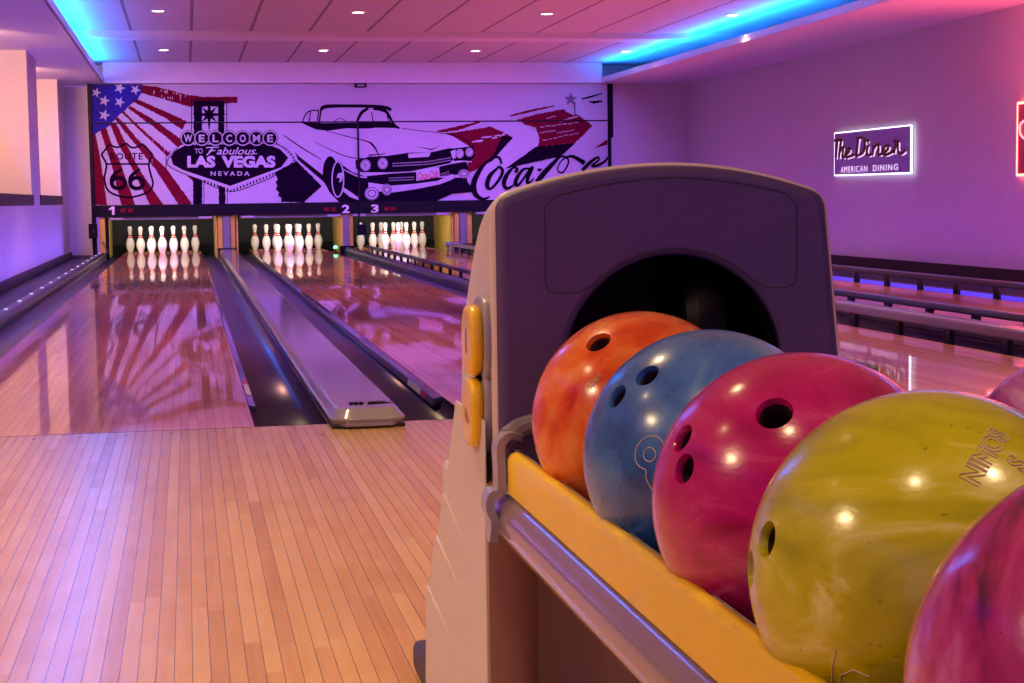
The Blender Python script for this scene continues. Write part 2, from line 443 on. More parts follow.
# ------------------------------------------------------------------ bumper rails
def bumper(x, y0, y1, step, first, label, ztop=.11, h=.045, w=.04, m='rail', zpost=-.06, dx=.0, grp='raised bumper rails'):
    t = thing('bumper_rail', (x, (y0 + y1) / 2, zpost), label, 'bumper rail', None)
    b = MB(); b.box(x - w / 2, x + w / 2, y0, y1, ztop - h, ztop, m)
    b.build('rail', t, bevel=.012, seg=3)
    y = first; src = None; k = 0
    while y < y1 - .1:
        if src is None:
            b = MB(); b.box(x + dx - .012, x + dx + .012, y - .035, y + .035, zpost, ztop - h + .006, 'post')
            b.lathe([(.0045, 0), (.0045, .002), (.002, .003)], 'chrome', (x + dx - .013, y, ztop - h - .02), n=8, axis='X')
            src = b.build('post', t, origin=(x + dx, y, zpost), bevel=.003)
        else:
            c = src.copy(); C.objects.link(c); c.location = Vector((x + dx, y, zpost)) - WL[t]
        y += step
    return t
bumper(2.74, .25, 17.2, .60, .40, 'raised dark bumper rail on posts at the left edge of lane 3', .098, .04)
bumper(3.905, .25, 17.2, .577, .38, 'raised grey bumper rail on posts, nearest the ball return, right of lane 3', .108, .050, .05, 'railtop', dx=.02)
bumper(4.45, .25, 17.2, .565, .05 + .565, 'raised purple lit bumper rail on posts at the left edge of lane 4', .095, .04, .05)
bumper(5.72, .25, 17.2, .60, .30, 'raised bumper rail on posts along the right wall side of lane 4', .108, .045, .05)

# flat retracted bumper strips with a sticker, either side of the pale divider
for x0, x1, z0, z1, ye, lab in ((.536, .563, -.03, -.006, .62, 'retracted dark bumper strip with small sticker along the right edge of lane 1'),
                           (1.196, 1.231, -.036, .000, .62, 'retracted dark bumper strip with white and magenta sticker along the left edge of lane 2')):
    t = thing('bumper_strip', ((x0 + x1) / 2, 9, z0 - .02), lab, 'bumper rail')
    b = MB(); b.prism([(x0, ye, z0), (x1, ye, z0 + .02), (x1, ye, z1), (x0 + .004, ye, z1 - .006)] if x0 > 1 else [(x0, ye, z0), (x1, ye, z0), (x1, ye, z1 - .006), (x0, ye, z1)], (0, 16.6, 0), 'strip')
    b.build('rail', t, bevel=.003)
    s = MB()
    zs = (z0, z1)
    if x0 > 1:
        P = lambda f, y: (x0 + .004 * f - .0012, y, z0 + (z1 - .006 - z0) * f + .0006)
    else:
        P = lambda f, y: (x0 + (x1 - x0) * f, y, z1 - .006 * f + .0012)
    s.poly([P(.15, .95), P(.9, .95), P(.9, 1.32), P(.15, 1.32)], 'sticker')
    q = .80 if x0 > 1 else 1.32
    s.poly([P(.15, q), P(.9, q), P(.9, q + .14), P(.15, q + .14)], 'stickred')
    so = s.build('sticker', t, recalc=False); so['label'] = 'white sticker with a magenta square'

# left bumper of lane 1, with pale led studs on its outer cap
t = thing('bumper_rail', (-.775, 9, -.2), 'low black bumper rail with pale blue light studs along the left wall', 'bumper rail')
b = MB()
sec = [(-.745, -.2), (-.745, .015), (-.752, .034), (-.770, .048), (-.800, .052), (-.835, .046), (-.85, .03), (-.85, -.2)]
b.prism([(x, .02, z) for x, z in sec], (0, 18.2, 0), 'gutter'); b.build('rail', t)
src = None
for k in range(20):
    y = 17.25 - .895 * k
    if src is None:
        b = MB(); b.lathe([(.014, 0), (.014, .005), (.008, .010), (0, .011)], 'studled', (-.80, y, .050), n=12)
        src = b.build('light_stud', t, origin=(-.80, y, .05))
    else:
        c = src.copy(); C.objects.link(c); c.location = Vector((-.80, y, .05)) - WL[t]
# ------------------------------------------------------------------ pit bays and columns
for i, L in enumerate(LX):
    t = thing('pin_pit', (L, 19.3, -.2), ['dark pit behind the pins on the leftmost lane', 'dark pit behind the pins on the lane right of the pale divider', 'dark pit behind the pins under number 3', 'dark pit at the end of the rightmost lane, hidden by the hood'][i], 'pin pit')
    b = MB(); b.box(L - .80, L + .80, 19.75, 19.80, .10, .62, 'curtain'); b.build('curtain', t)
    b = MB(); b.box(L - .74, L + .74, 19.70, 19.74, -.1, .10, 'dark'); b.build('kick_plate', t)
    b = MB(); b.box(L - .70, L + .70, 17.915, 17.945, .478, .535, 'zinc'); b.build('sweep_bar', t, bevel=.01)
    for s in (-1, 1):
        x = L + s * .742
        b = MB(); b.box(x - .012, x + .012, 18.0, 19.75, -.18, .60, 'brass'); b.build('kickback', t)
        xx = L + s * .59
        b = MB(); b.lathe([(.018, -.09), (.018, .09)], 'mwhite', (xx, 17.895, .500), n=12, axis='X'); b.build('lamp_tube', t)
    b = MB(); b.box(L - HW, L + HW, 19.351, 19.40, -.02, .004, 'brass'); b.build('tail_plank', t)

def column(x, w, label):
    t = thing('division_column', (x, 17.95, -.2), label, 'column')
    b = MB(); b.box(x - w * .22, x + w * .22, 17.90, 17.97, .06, .522, 'zinc'); b.build('cover', t, bevel=.012)
    for s in (-1, 1):
        b = MB(); b.prism([(x + s * w * .24, 17.93, .02), (x + s * w * .5, 17.95, .02), (x + s * w * .5, 18.0, .02), (x + s * w * .24, 18.0, .02)], (0, 0, .50), 'brass')
        b.build('side_plate', t, bevel=.004)
    b = MB(); b.box(x - w * .52, x + w * .52, 17.89, 17.99, -.2, .075, 'dark'); b.build('foot', t)
    return t
column(.879, .235, 'steel column with yellow edges at the far end of the pale divider')
column(2.53, .19, 'steel column with yellow edges between the pins of lanes 2 and 3')
column(4.18, .235, 'steel column with yellow edges right of the pins of lane 3')
t = thing('division_column', (-.79, 17.95, -.2), 'narrow yellow edged column left of the pins of lane 1', 'column')
b = MB(); b.box(-.82, -.745, 17.90, 18.0, -.02, .522, 'brass'); b.build('side_plate', t, bevel=.006)
b = MB(); b.box(-.745, -.70, 17.94, 18.0, -.02, .522, 'dark'); b.build('cover', t)
b = MB(); b.box(-.83, -.70, 17.89, 17.99, -.2, -.02, 'dark'); b.build('foot', t)
b = MB()
for k in range(7): b.tube([(-.70 - .01 * k, 17.80, .05 + .02 * k), (-.72 - .012 * k, 17.84, .02 + .03 * k)], .006, 'chrome', 6)
b.build('bracket', t)

# ------------------------------------------------------------------ pins
prof = [(1.015, 0), (1.16, .12), (1.414, .75), (1.953, 2.25), (2.255, 3.375), (2.383, 4.5), (2.282, 5.875), (1.852, 7.25), (1.236, 8.625),
        (.98, 9.375), (.90, 10), (.935, 10.875), (1.047, 11.75), (1.203, 12.625), (1.273, 13.5), (1.12, 14.35), (.72, 14.85), (.3, 14.98), (0, 15)]
pp = [(max(p.x, 0) * .0254, p.y * .0254) for p in crom([(r, z, 0) for r, z in prof], 4)]
def pin_mat(j):
    z = pp[j][1] / .0254
    return 'pinr' if (8.1 < z < 8.95 or 9.35 < z < 10.1) else 'pinw'
b = MB(); b.lathe(pp, 'pinw', (0, 0, 0), n=20, mfun=pin_mat)
pin0 = b.build('bowling_pin', angle=60); pin0_used = False
spots = [('front pin of the rack', 0, 0), ('second row left', -1, 1), ('second row right', 1, 1), ('third row left', -2, 2), ('third row middle', 0, 2), ('third row right', 2, 2),
         ('back row far left', -3, 3), ('back row inner left', -1, 3), ('back row inner right', 1, 3), ('back row far right', 3, 3)]
for i in range(3):
    for nm, a, r in spots:
        loc = (LX[i] + a * .1524, DECK + r * .2639, 0.0005)
        lab = 'white red-striped pin, %s, on the lane %s' % (nm, ('along the left wall', 'right of the pale divider', 'behind the hood')[i])
        if not pin0_used: o = pin0; pin0.location = loc; pin0_used = True
        else: o = pin0.copy(); C.objects.link(o); o.location = loc
        tag(o, lab, 'bowling pin', ('pins on the lane along the left wall', 'pins on the lane right of the pale divider', 'pins on the lane behind the hood')[i])

# ------------------------------------------------------------------ masking unit with its printed mural
CAM = Vector((.340318, -5.291617, .714861))
def MP(px, py, Y=YP):
    d = Vector((-.10627437 + 5.91812771e-4 * px - 1.83011945e-5 * py, 1.05421906 - 1.16029915e-4 * px - 4.96200646e-5 * py, .12293993 - 8.44430106e-6 * px - 6.00815711e-4 * py))
    t = (Y - CAM.y) / d.y
    p = CAM + d * t
    return (p.x, p.z)
def zf(ox, oy, s): return lambda x, y: (ox + x / s, oy + y / s)
zA, zB = zf(80, 70, 3.5964), zf(340, 70, 3.5964)
zC, zD, zE, zF, zG, zH, zI = zf(85, 78, 8.533), zf(85, 140, 8.533), zf(160, 90, 5.6917), zf(270, 95, 5.6917), zf(370, 110, 6.2077), zf(500, 80, 7.591), zf(460, 120, 6.4)
ART = MB(); LAY = [0]
def lay(): return YP - .00004 * LAY[0]
def fill(fn, pts, m, smooth=False, jit=0):
    q = [Vector((*fn(x, y), 0)) for x, y in pts]
    if smooth: q = crom(q, 5, True)
    if jit:
        r = []
        for i, p in enumerate(q):
            nx = q[(i + 1) % len(q)]; n = max(1, int((nx - p).length / 1.2))
            for k in range(n):
                w = p.lerp(nx, k / n); r.append(w + Vector((random.uniform(-jit, jit), random.uniform(-jit, jit), 0)) * (1 if k else .3))
        q = r
    LAY[0] += 1; y = lay()
    ART.poly([(MP(p.x, p.y)[0], y, MP(p.x, p.y)[1]) for p in q], m)
def stroke(fn, pts, w, m, n=6, closed=False, curve=True):
    k = len(pts)
    ws = w if isinstance(w, (list, tuple)) else [w] * k
    sc = fn(1, 0)[0] - fn(0, 0)[0]
    q = [Vector((*fn(x, y), ws[i] * sc / 2)) for i, (x, y) in enumerate(pts)]
    if curve: q = crom(q, n, closed)
    elif closed: q = q + []
    LAY[0] += 1; y = lay(); L = len(q); vs = []; fs = []
    for i, p in enumerate(q):
        a = q[(i - 1) % L] if (closed or i > 0) else p; c = q[(i + 1) % L] if (closed or i < L - 1) else p
        d = Vector((c.x - a.x, c.y - a.y)); d = d.normalized() if d.length > 1e-9 else Vector((1, 0))
        nx, ny = -d.y * max(p.z, .05), d.x * max(p.z, .05)
        for s in (-1, 1):
            X, Z = MP(p.x + s * nx, p.y + s * ny); vs.append((X, y, Z))
    for i in range(L if closed else L - 1):
        j = (i + 1) % L; fs.append((2 * i, 2 * i + 1, 2 * j + 1, 2 * j))
    ART.add(vs, fs, m)
def disc(fn, cx, cy, rx, ry, m, n=22): fill(fn, [(cx + rx * math.cos(2 * math.pi * k / n), cy + ry * math.sin(2 * math.pi * k / n)) for k in range(n)], m)
def ring(fn, cx, cy, rx, ry, w, m, n=20): stroke(fn, [(cx + rx * math.cos(2 * math.pi * k / n), cy + ry * math.sin(2 * math.pi * k / n)) for k in range(n)], w, m, n=2, closed=True)
def star(fn, cx, cy, r, m, rot=0, inner=.4, k=5):
    fill(fn, [(cx + (r if i % 2 == 0 else r * inner) * math.sin(math.pi * i / k + rot), cy - (r if i % 2 == 0 else r * inner) * math.cos(math.pi * i / k + rot)) for i in range(2 * k)], m)

def text_geo(s, bold=0.0, shear=0.0, spacing=1.0, res=4):
    cu = bpy.data.curves.new('lettering', 'FONT'); cu.body = s; cu.offset = bold; cu.shear = shear; cu.space_character = spacing; cu.resolution_u = res
    ob = bpy.data.objects.new('lettering', cu); C.objects.link(ob)
    dg = bpy.context.evaluated_depsgraph_get(); me = bpy.data.meshes.new_from_object(ob.evaluated_get(dg))
    vs = [v.co.copy() for v in me.vertices]; fs = [list(p.vertices) for p in me.polygons]
    bpy.data.objects.remove(ob); bpy.data.curves.remove(cu); bpy.data.meshes.remove(me)
    x0 = min(v.x for v in vs); x1 = max(v.x for v in vs); y0 = min(v.y for v in vs); y1 = max(v.y for v in vs)
    return [((v.x - x0) / (x1 - x0), (v.y - y0) / (y1 - y0)) for v in vs], fs
def text(fn, s, x0, y0, x1, y1, m, bold=.02, shear=0, spacing=1.0, slope=0):
    uv, fs = text_geo(s, bold, shear, spacing); LAY[0] += 1; y = lay(); vs = []
    for u, v in uv:
        p = fn(x0 + u * (x1 - x0), y1 - v * (y1 - y0) + slope * u); X, Z = MP(*p); vs.append((X, y, Z))
    ART.add(vs, fs, m)

# flag canton and its rays
fill(zC, [(50, 40), (490, 45), (500, 110), (440, 190), (385, 235), (345, 275), (270, 335), (240, 370), (180, 430), (100, 470), (50, 500)], 'mblue', jit=.5)
for pts in ([(480, 60), (590, 72), (720, 100), (880, 145), (1010, 160), (1300, 160), (1300, 210), (890, 245), (700, 190), (485, 130)],
            [(430, 180), (470, 190), (720, 300), (870, 370), (830, 440), (760, 400), (700, 350), (600, 300), (415, 205)],
            [(380, 235), (560, 340), (650, 400), (820, 520), (900, 580), (800, 600), (700, 510), (560, 400), (365, 257)],
            [(330, 280), (420, 370), (560, 500), (700, 620), (860, 760), (1000, 880), (1000, 960), (900, 860), (740, 710), (600, 570), (450, 430), (310, 292)],
            [(275, 330), (350, 400), (430, 500), (540, 620), (700, 780), (915, 1074), (800, 1084), (600, 780), (440, 580), (340, 460), (255, 350)],
            [(210, 390), (265, 385), (330, 520), (470, 790), (670, 1084), (555, 1084), (400, 770), (280, 560)],
            [(130, 450), (180, 420), (240, 600), (300, 720), (430, 1084), (310, 1084), (225, 740), (160, 540)],
            [(66, 480), (90, 475), (130, 680), (190, 1084), (80, 1084), (60, 700)]):
    fill(zC, pts, 'mred', jit=.35)
for x, y, r, a in ((95, 125, 45, .3), (165, 195, 50, .25), (295, 85, 52, .35), (430, 100, 48, .5), (295, 205, 48, .4), (165, 318, 52, .3)):
    star(zC, x, y, r, 'mwhite', a)
for k in range(26):       # worn specks in the print
    x, y = random.uniform(560, 900), random.uniform(95, 170); fill(zC, [(x, y), (x + 7, y), (x + 5, y + random.uniform(15, 40)), (x + 1, y + 18)], 'mwhite')
for k in range(10):
    x, y = random.uniform(300, 760), random.uniform(300, 1000); fill(zC, [(x, y), (x + 4, y), (x + 3, y + random.uniform(20, 60)), (x, y + 20)], 'mwhite')
# road shield
stroke(zD, [(140, 125), (205, 45), (235, 52), (270, 62), (310, 52), (350, 30), (385, 58), (420, 66), (460, 52), (495, 38), (580, 130)], 17, 'ink')
stroke(zD, [(140, 125), (180, 200), (178, 260), (165, 330), (190, 420), (260, 468), (370, 490), (480, 468), (555, 430), (580, 370), (560, 290), (545, 205), (580, 130)], 17, 'ink')
stroke(zD, [(175, 205), (550, 205)], 15, 'ink', curve=False)
text(zD, 'ROUTE', 215, 110, 492, 168, 'ink', .02, spacing=1.15)
for cx in (285, 442):
    ring(zD, cx, 368, 56, 46, 34, 'ink')
    stroke(zD, [(cx - 60, 372), (cx - 54, 325), (cx - 25, 285), (cx + 30, 248)], [30, 34, 30, 16], 'ink')
# the welcome sign
for x0, x1, y0, y1 in ((192, 240, 62, 250), (330, 366, 62, 250), (188, 240, 480, 655), (334, 372, 540, 655)): fill(zE, [(x0, y0), (x1, y0), (x1, y1), (x0, y1)], 'ink', jit=.35)
fill(zE, [(195, 60), (365, 60), (365, 95), (195, 95)], 'ink', jit=.3)
fill(zE, [(240, 100), (330, 100), (330, 235), (240, 235)], 'mwhite')
for x in (180, 380): stroke(zE, [(x, 50), (x, 235)], 5, 'ink', curve=False)
for x in (250, 383): stroke(zE, [(x, 500), (x, 655)], 4, 'ink', curve=False)
stroke(zE, [(180, 52), (380, 52)], 5, 'ink', curve=False)
for a, r in ((0, 115), (45, 62), (90, 108), (135, 62), (180, 105), (225, 62), (270, 108), (315, 62)):
    q = math.radians(a); s_, c_ = math.sin(q), math.cos(q)
    fill(zE, [(280 + s_ * r, 140 - c_ * r), (280 + c_ * 11 + s_ * 12, 140 + s_ * 11 - c_ * 12), (280, 140), (280 - c_ * 11 + s_ * 12, 140 - s_ * 11 - c_ * 12)], 'ink')
disc(zE, 280, 140, 14, 14, 'ink')
fill(zE, [(40, 380), (90, 330), (150, 300), (600, 292), (700, 330), (752, 385), (700, 452), (400, 566), (120, 470), (60, 430)], 'mwhite')
stroke(zE, [(60, 345), (35, 385), (45, 425), (90, 455), (240, 520), (400, 578), (560, 530), (690, 470)], 5, 'ink')
for k in range(22):
    x = 250 + k * 18.5; yv = 520 + (x - 250) * .36 if x < 402 else 575 - (x - 402) * .40
    fill(zE, [(x, yv - 8), (x + 8, yv - 8), (x + 10, yv + 6), (x + 2, yv + 8)], 'ink')
stroke(zE, [(640, 300), (710, 330), (762, 388), (735, 430)], 4, 'ink')
for k in range(14):
    q = k / 13; x, y = 600 + 165 * q, 285 + 110 * q * q; fill(zE, [(x, y), (x + 8, y + 3), (x + 5, y + 10), (x - 2, y + 6)], 'ink')
    x, y = 30 + 70 * q * q, 440 - 120 * q; fill(zE, [(x, y), (x + 8, y + 3), (x + 5, y + 10), (x - 2, y + 6)], 'ink')
fill(zE, [(60, 382), (85, 345), (150, 312), (600, 305), (685, 338), (730, 386), (690, 440), (400, 546), (130, 455), (75, 425)], 'ink')
for i, ch in enumerate('WELCOME'):
    cx = 160 + 77.8 * i
    disc(zE, cx, 275, 46, 46, 'ink'); disc(zE, cx, 275, 43, 43, 'mwhite'); disc(zE, cx, 275, 37, 37, 'ink')
    w = {'W': 24, 'M': 21}.get(ch, 17)
    text(zE, ch, cx - w, 254, cx + w, 297, 'mwhite', .03)
text(zE, 'TO', 198, 333, 243, 362, 'mwhite', .005)
stroke(zE, [(262, 328), (335, 326)], 6, 'mwhite', curve=False)
stroke(zE, [(300, 328), (285, 350), (265, 372)], [6, 9, 5], 'mwhite'); stroke(zE, [(278, 348), (315, 344)], 6, 'mwhite', curve=False)
text(zE, 'abulous', 322, 326, 545, 368, 'mwhite', .012, shear=.35)
stroke(zE, [(535, 364), (555, 362)], 4, 'mwhite', curve=False)
text(zE, 'LAS', 155, 374, 315, 442, 'mwhite', .055)
text(zE, 'VEGAS', 350, 374, 657, 442, 'mwhite', .055)
text(zE, 'NEVADA', 288, 463, 510, 488, 'mwhite', .02, spacing=1.5)
# dark arrow blob
fill(zF, [(25, 440), (150, 375), (295, 518), (190, 612), (62, 608), (66, 585), (45, 575), (52, 555), (32, 535), (42, 515), (30, 495), (44, 480)], 'ink', jit=.3)
# red splash behind the car, first arrow
fill(zB, [(345, 218), (410, 205), (500, 185), (505, 190), (420, 218), (350, 226)], 'mred', jit=.4)
fill(zB, [(380, 228), (430, 222), (545, 203), (622, 243), (520, 345), (460, 372), (440, 330), (430, 260)], 'mred', jit=.5)
fill(zB, [(583, 233), (622, 243), (545, 330), (530, 335), (560, 290)], 'ink', jit=.3)
for k in range(9):
    x, y = 470 + k * 14 + random.uniform(-5, 5), 260 - k * 4 + random.uniform(-6, 6); fill(zB, [(x, y), (x + 20, y - 5), (x + 22, y - 1), (x + 2, y + 4)], 'mwhite')
# car body: white silhouette over everything, then dark shapes
fill(zF, [(60, 180), (180, 165), (290, 165), (320, 75), (640, 70), (760, 160), (880, 185), (1040, 235), (1130, 290), (1125, 400), (1100, 480), (900, 560), (560, 610), (420, 560), (300, 470), (130, 335), (60, 250)], 'mwhite')
stroke(zF, [(288, 90), (300, 72), (340, 64), (430, 62), (560, 64), (650, 70), (690, 86)], [12, 22, 21, 18, 19, 20, 18], 'ink')
stroke(zF, [(292, 80), (285, 120), (280, 165)], 9, 'ink'); stroke(zF, [(560, 76), (522, 100), (500, 140), (492, 165)], [14, 20, 15, 12], 'ink')
stroke(zF, [(184, 152), (205, 108), (232, 90), (278, 87)], 7, 'ink'); stroke(zF, [(230, 92), (222, 155)], 6, 'ink'); stroke(zF, [(276, 88), (270, 155)], 7, 'ink')
fill(zF, [(172, 155), (300, 160), (490, 158), (700, 160), (740, 184), (620, 184), (560, 192), (430, 190), (330, 204), (262, 197), (205, 172)], 'ink')
stroke(zF, [(368, 150), (385, 137), (402, 134), (420, 140), (432, 152)], 4, 'ink')
stroke(zF, [(578, 96), (588, 160)], 6, 'ink'); stroke(zF, [(662, 92), (676, 160)], 6, 'ink')
stroke(zB, [(120, 136), (150, 142), (170, 155), (190, 190), (212, 212)], [16, 14, 11, 9, 6], 'ink')
fill(zB, [(60, 186), (180, 188), (218, 209), (60, 207)], 'ink')
stroke(zF, [(80, 230), (180, 300), (290, 366)], [5, 7, 4], 'ink'); stroke(zF, [(245, 262), (320, 300), (420, 345), (490, 360), (520, 357)], [2, 4, 5, 5, 3], 'ink')
stroke(zF, [(318, 203), (440, 236), (545, 262), (580, 280), (605, 315), (622, 352)], [3, 5, 6, 12, 8, 5], 'ink'); stroke(zF, [(562, 345), (655, 335)], 5, 'ink')
fill(zF, [(140, 322), (160, 345), (230, 400), (300, 455), (350, 520), (352, 545), (300, 490), (160, 370)], 'ink')
disc(zF, 342, 440, 42, 92, 'ink')
fill(zF, [(345, 370), (400, 390), (470, 440), (560, 470), (690, 462), (1000, 470), (1120, 470), (1130, 520), (900, 622), (400, 618), (360, 570)], 'ink')
fill(zF, [(300, 480), (420, 560), (430, 618), (395, 612), (340, 555)], 'ink')
disc(zF, 388, 480, 40, 106, 'ink'); ring(zF, 386, 480, 33, 100, 7, 'mwhite'); disc(zF, 396, 470, 16, 26, 'mwhite'); fill(zF, [(390, 445), (415, 440), (412, 480), (395, 490)], 'mwhite'); disc(zF, 388, 482, 10, 12, 'ink')
fill(zF, [(412, 522), (460, 552), (505, 585), (510, 600), (455, 580), (418, 550)], 'mwhite')
stroke(zF, [(410, 418), (450, 440), (500, 462), (570, 470), (640, 455), (690, 445)], [3, 7, 8, 8, 8, 4], 'mwhite')
# grille
fill(zG, [(-20, 290), (100, 285), (240, 265), (380, 262), (500, 235), (520, 300), (500, 330), (250, 382), (100, 388), (-20, 385)], 'ink')
fill(zG, [(-20, 410), (120, 395), (280, 385), (500, 335), (600, 318), (610, 375), (540, 402), (430, 415), (280, 445), (130, 458), (-20, 455)], 'ink')
for k in range(34):
    x = 118 + k * 11.4; yv = 330 - (x - 118) * .055 - max(0, x - 360) * .12
    for d in (0, 16): fill(zG, [(x, yv + d), (x + 5, yv + d), (x + 5, yv + d + 7), (x, yv + d + 7)], 'mwhite')
for k in range(33):
    x = 118 + k * 11.4
    if 275 < x < 432: continue
    yv = 420 - (x - 118) * .045 - max(0, x - 400) * .28
    for d in (0, 15): fill(zG, [(x, yv + d), (x + 5, yv + d), (x + 5, yv + d + 6), (x, yv + d + 6)], 'mwhite')
fill(zG, [(235, 272), (376, 262), (366, 290), (240, 298)], 'mwhite')
stroke(zG, [(-10, 278), (90, 274)], 4, 'ink', curve=False)
# left headlights and fog lamps
fill(zF, [(485, 372), (520, 360), (690, 345), (700, 420), (640, 440), (520, 440), (490, 420)], 'ink')
for cx, cy, r in ((543, 400, 30), (641, 390, 29)):
    disc(zF, cx, cy, r, r + 3, 'mwhite'); ring(zF, cx, cy, r - 4, r - 2, 3, 'ink')
    for k in range(6): fill(zF, [(cx - 12 + k * 4, cy - 16 + (k % 3) * 9), (cx - 8 + k * 4, cy - 14 + (k % 3) * 9), (cx - 10 + k * 3, cy + 6 + (k % 3) * 5)], 'ink')
stroke(zG, [(290, 231), (340, 237), (380, 246)], [2, 5, 8], 'ink'); stroke(zG, [(380, 246), (405, 236), (430, 220)], [8, 5, 2], 'ink')
fill(zG, [(-10, 450), (130, 470), (280, 458), (420, 440), (505, 398), (545, 410), (500, 435), (430, 462), (280, 492), (140, 512), (-10, 500)], 'mwhite')
fill(zG, [(-60, 470), (30, 540), (140, 514), (280, 494), (430, 465), (520, 427), (600, 440), (640, 490), (630, 510), (510, 520), (385, 578), (-60, 590)], 'ink')
fill(zG, [(500, 240), (640, 225), (645, 290), (620, 320), (520, 318)], 'ink')
fill(zG, [(500, 258), (530, 245), (530, 300), (510, 300)], 'mwhite')
for cx, cy, r in ((556, 271, 25), (616, 263, 24)):
    disc(zG, cx, cy, r, r + 4, 'mwhite'); ring(zG, cx, cy, r - 5, r - 2, 3, 'ink')
    for k in range(4): fill(zG, [(cx - 8 + k * 5, cy - 14), (cx - 5 + k * 4, cy - 12), (cx - 8 + k * 4, cy + 8)], 'ink')
stroke(zG, [(500, 325), (560, 318), (630, 322)], 7, 'mwhite'); stroke(zG, [(190, 112), (300, 128), (420, 141), (530, 160), (600, 188), (640, 225), (647, 290)], 4, 'ink')
for cx, cy, rx, ry in ((582, 396, 34, 28), (104, 494, 32, 36), (10, 518, 44, 42)):
    disc(zG, cx, cy, rx, ry, 'mwhite'); ring(zG, cx, cy, rx - 4, ry - 4, 4, 'ink'); ring(zG, cx, cy, rx * .55, ry * .5, 5, 'ink')
fill(zG, [(286, 375), (428, 355), (432, 415), (288, 440)], 'mwhite')
def cola(fn, m, ox, oy, sx, sy, k, slope=0):
    T = lambda p: (ox + p[0] * sx, oy + p[1] * sy + slope * p[0])
    st = lambda pts, w: stroke(fn, [T(p) for p in pts], [a * k for a in w], m)
    st([(185, 110), (172, 72), (140, 68), (80, 105), (30, 175), (5, 245), (20, 305), (65, 334), (110, 318)], [10, 16, 14, 20, 32, 38, 32, 20, 8])
    st([(160, 135), (110, 185), (92, 245), (115, 268), (165, 215), (192, 155), (168, 128), (152, 140)], [14, 28, 28, 18, 18, 20, 16, 10])
    st([(272, 165), (285, 142), (258, 135), (215, 185), (200, 238), (222, 266), (268, 240)], [20, 18, 14, 28, 28, 20, 8])
    st([(370, 138), (322, 145), (280, 205), (275, 240), (300, 236), (362, 152), (382, 132), (350, 205), (356, 232), (395, 200)], [12, 16, 26, 26, 16, 16, 22, 24, 18, 6])
    st([(415, 148), (440, 146)], [18, 18])
    st([(410, 225), (455, 170), (520, 100), (562, 62), (602, 70), (612, 102), (582, 158), (552, 160), (545, 128), (580, 78), (632, 60), (680, 82), (716, 104)], [30, 34, 26, 14, 12, 12, 10, 9, 8, 10, 18, 26, 30])
text(zG, 'Coca-Cola', 294, 388, 424, 436, 'mbright', .02, shear=.3, slope=-17)
# second arrow, star, ticks
fill(zH, [(60, 272), (200, 232), (400, 193), (420, 200), (250, 240), (90, 276)], 'mred', jit=.3)
fill(zH, [(130, 300), (300, 255), (480, 222), (510, 245), (590, 265), (640, 300), (700, 345), (570, 478), (280, 507), (295, 470), (300, 440), (285, 400), (270, 362), (220, 345), (190, 338)], 'mred', jit=.5)
fill(zH, [(270, 507), (570, 478), (520, 525), (460, 580), (40, 672)], 'ink', jit=.3)
for (x0, y0, x1, y1, w) in ((450, 310, 590, 268, 12), (300, 355, 600, 320, 4), (300, 400, 420, 378, 6), (430, 400, 560, 375, 4), (320, 455, 600, 395, 4), (520, 245, 560, 262, 8), (350, 290, 420, 272, 5)):
    for k in range(7):
        a = k / 7; x, y = x0 + (x1 - x0) * a, y0 + (y1 - y0) * a + random.uniform(-3, 3); q = (x1 - x0) / 9
        fill(zH, [(x, y), (x + q, y - 3), (x + q + 3, y + w * .5), (x + 3, y + w)], 'mwhite')
star(zH, 535, 145, 54, 'mgrey', 0, .38); stroke(zH, [(565, 170), (567, 255)], 7, 'ink', curve=False)
stroke(zH, [(620, 145), (700, 124), (775, 100)], [12, 14, 6], 'ink'); fill(zH, [(665, 162), (770, 155), (780, 165), (710, 182)], 'ink', jit=.2)
fill(zH, [(710, 520), (812, 450), (815, 490)], 'mred')
# big script lettering
cola(zI, 'ink', 80, 172, 1.0, 1.0, 1.0)
stroke(zI, [(780, 325), (830, 272), (880, 238), (884, 258), (842, 292), (880, 290), (928, 262), (945, 235)], [24, 22, 14, 12, 14, 18, 16, 8], 'ink')
for k in range(40):
    x, y = random.uniform(100, 600), random.uniform(120, 200); s = random.uniform(.25, .6); fill(lambda a, c: (a, c), [(x, y), (x + s, y), (x + s, y + s), (x, y + s)], 'ink') if 145 < y or x < 300 else None

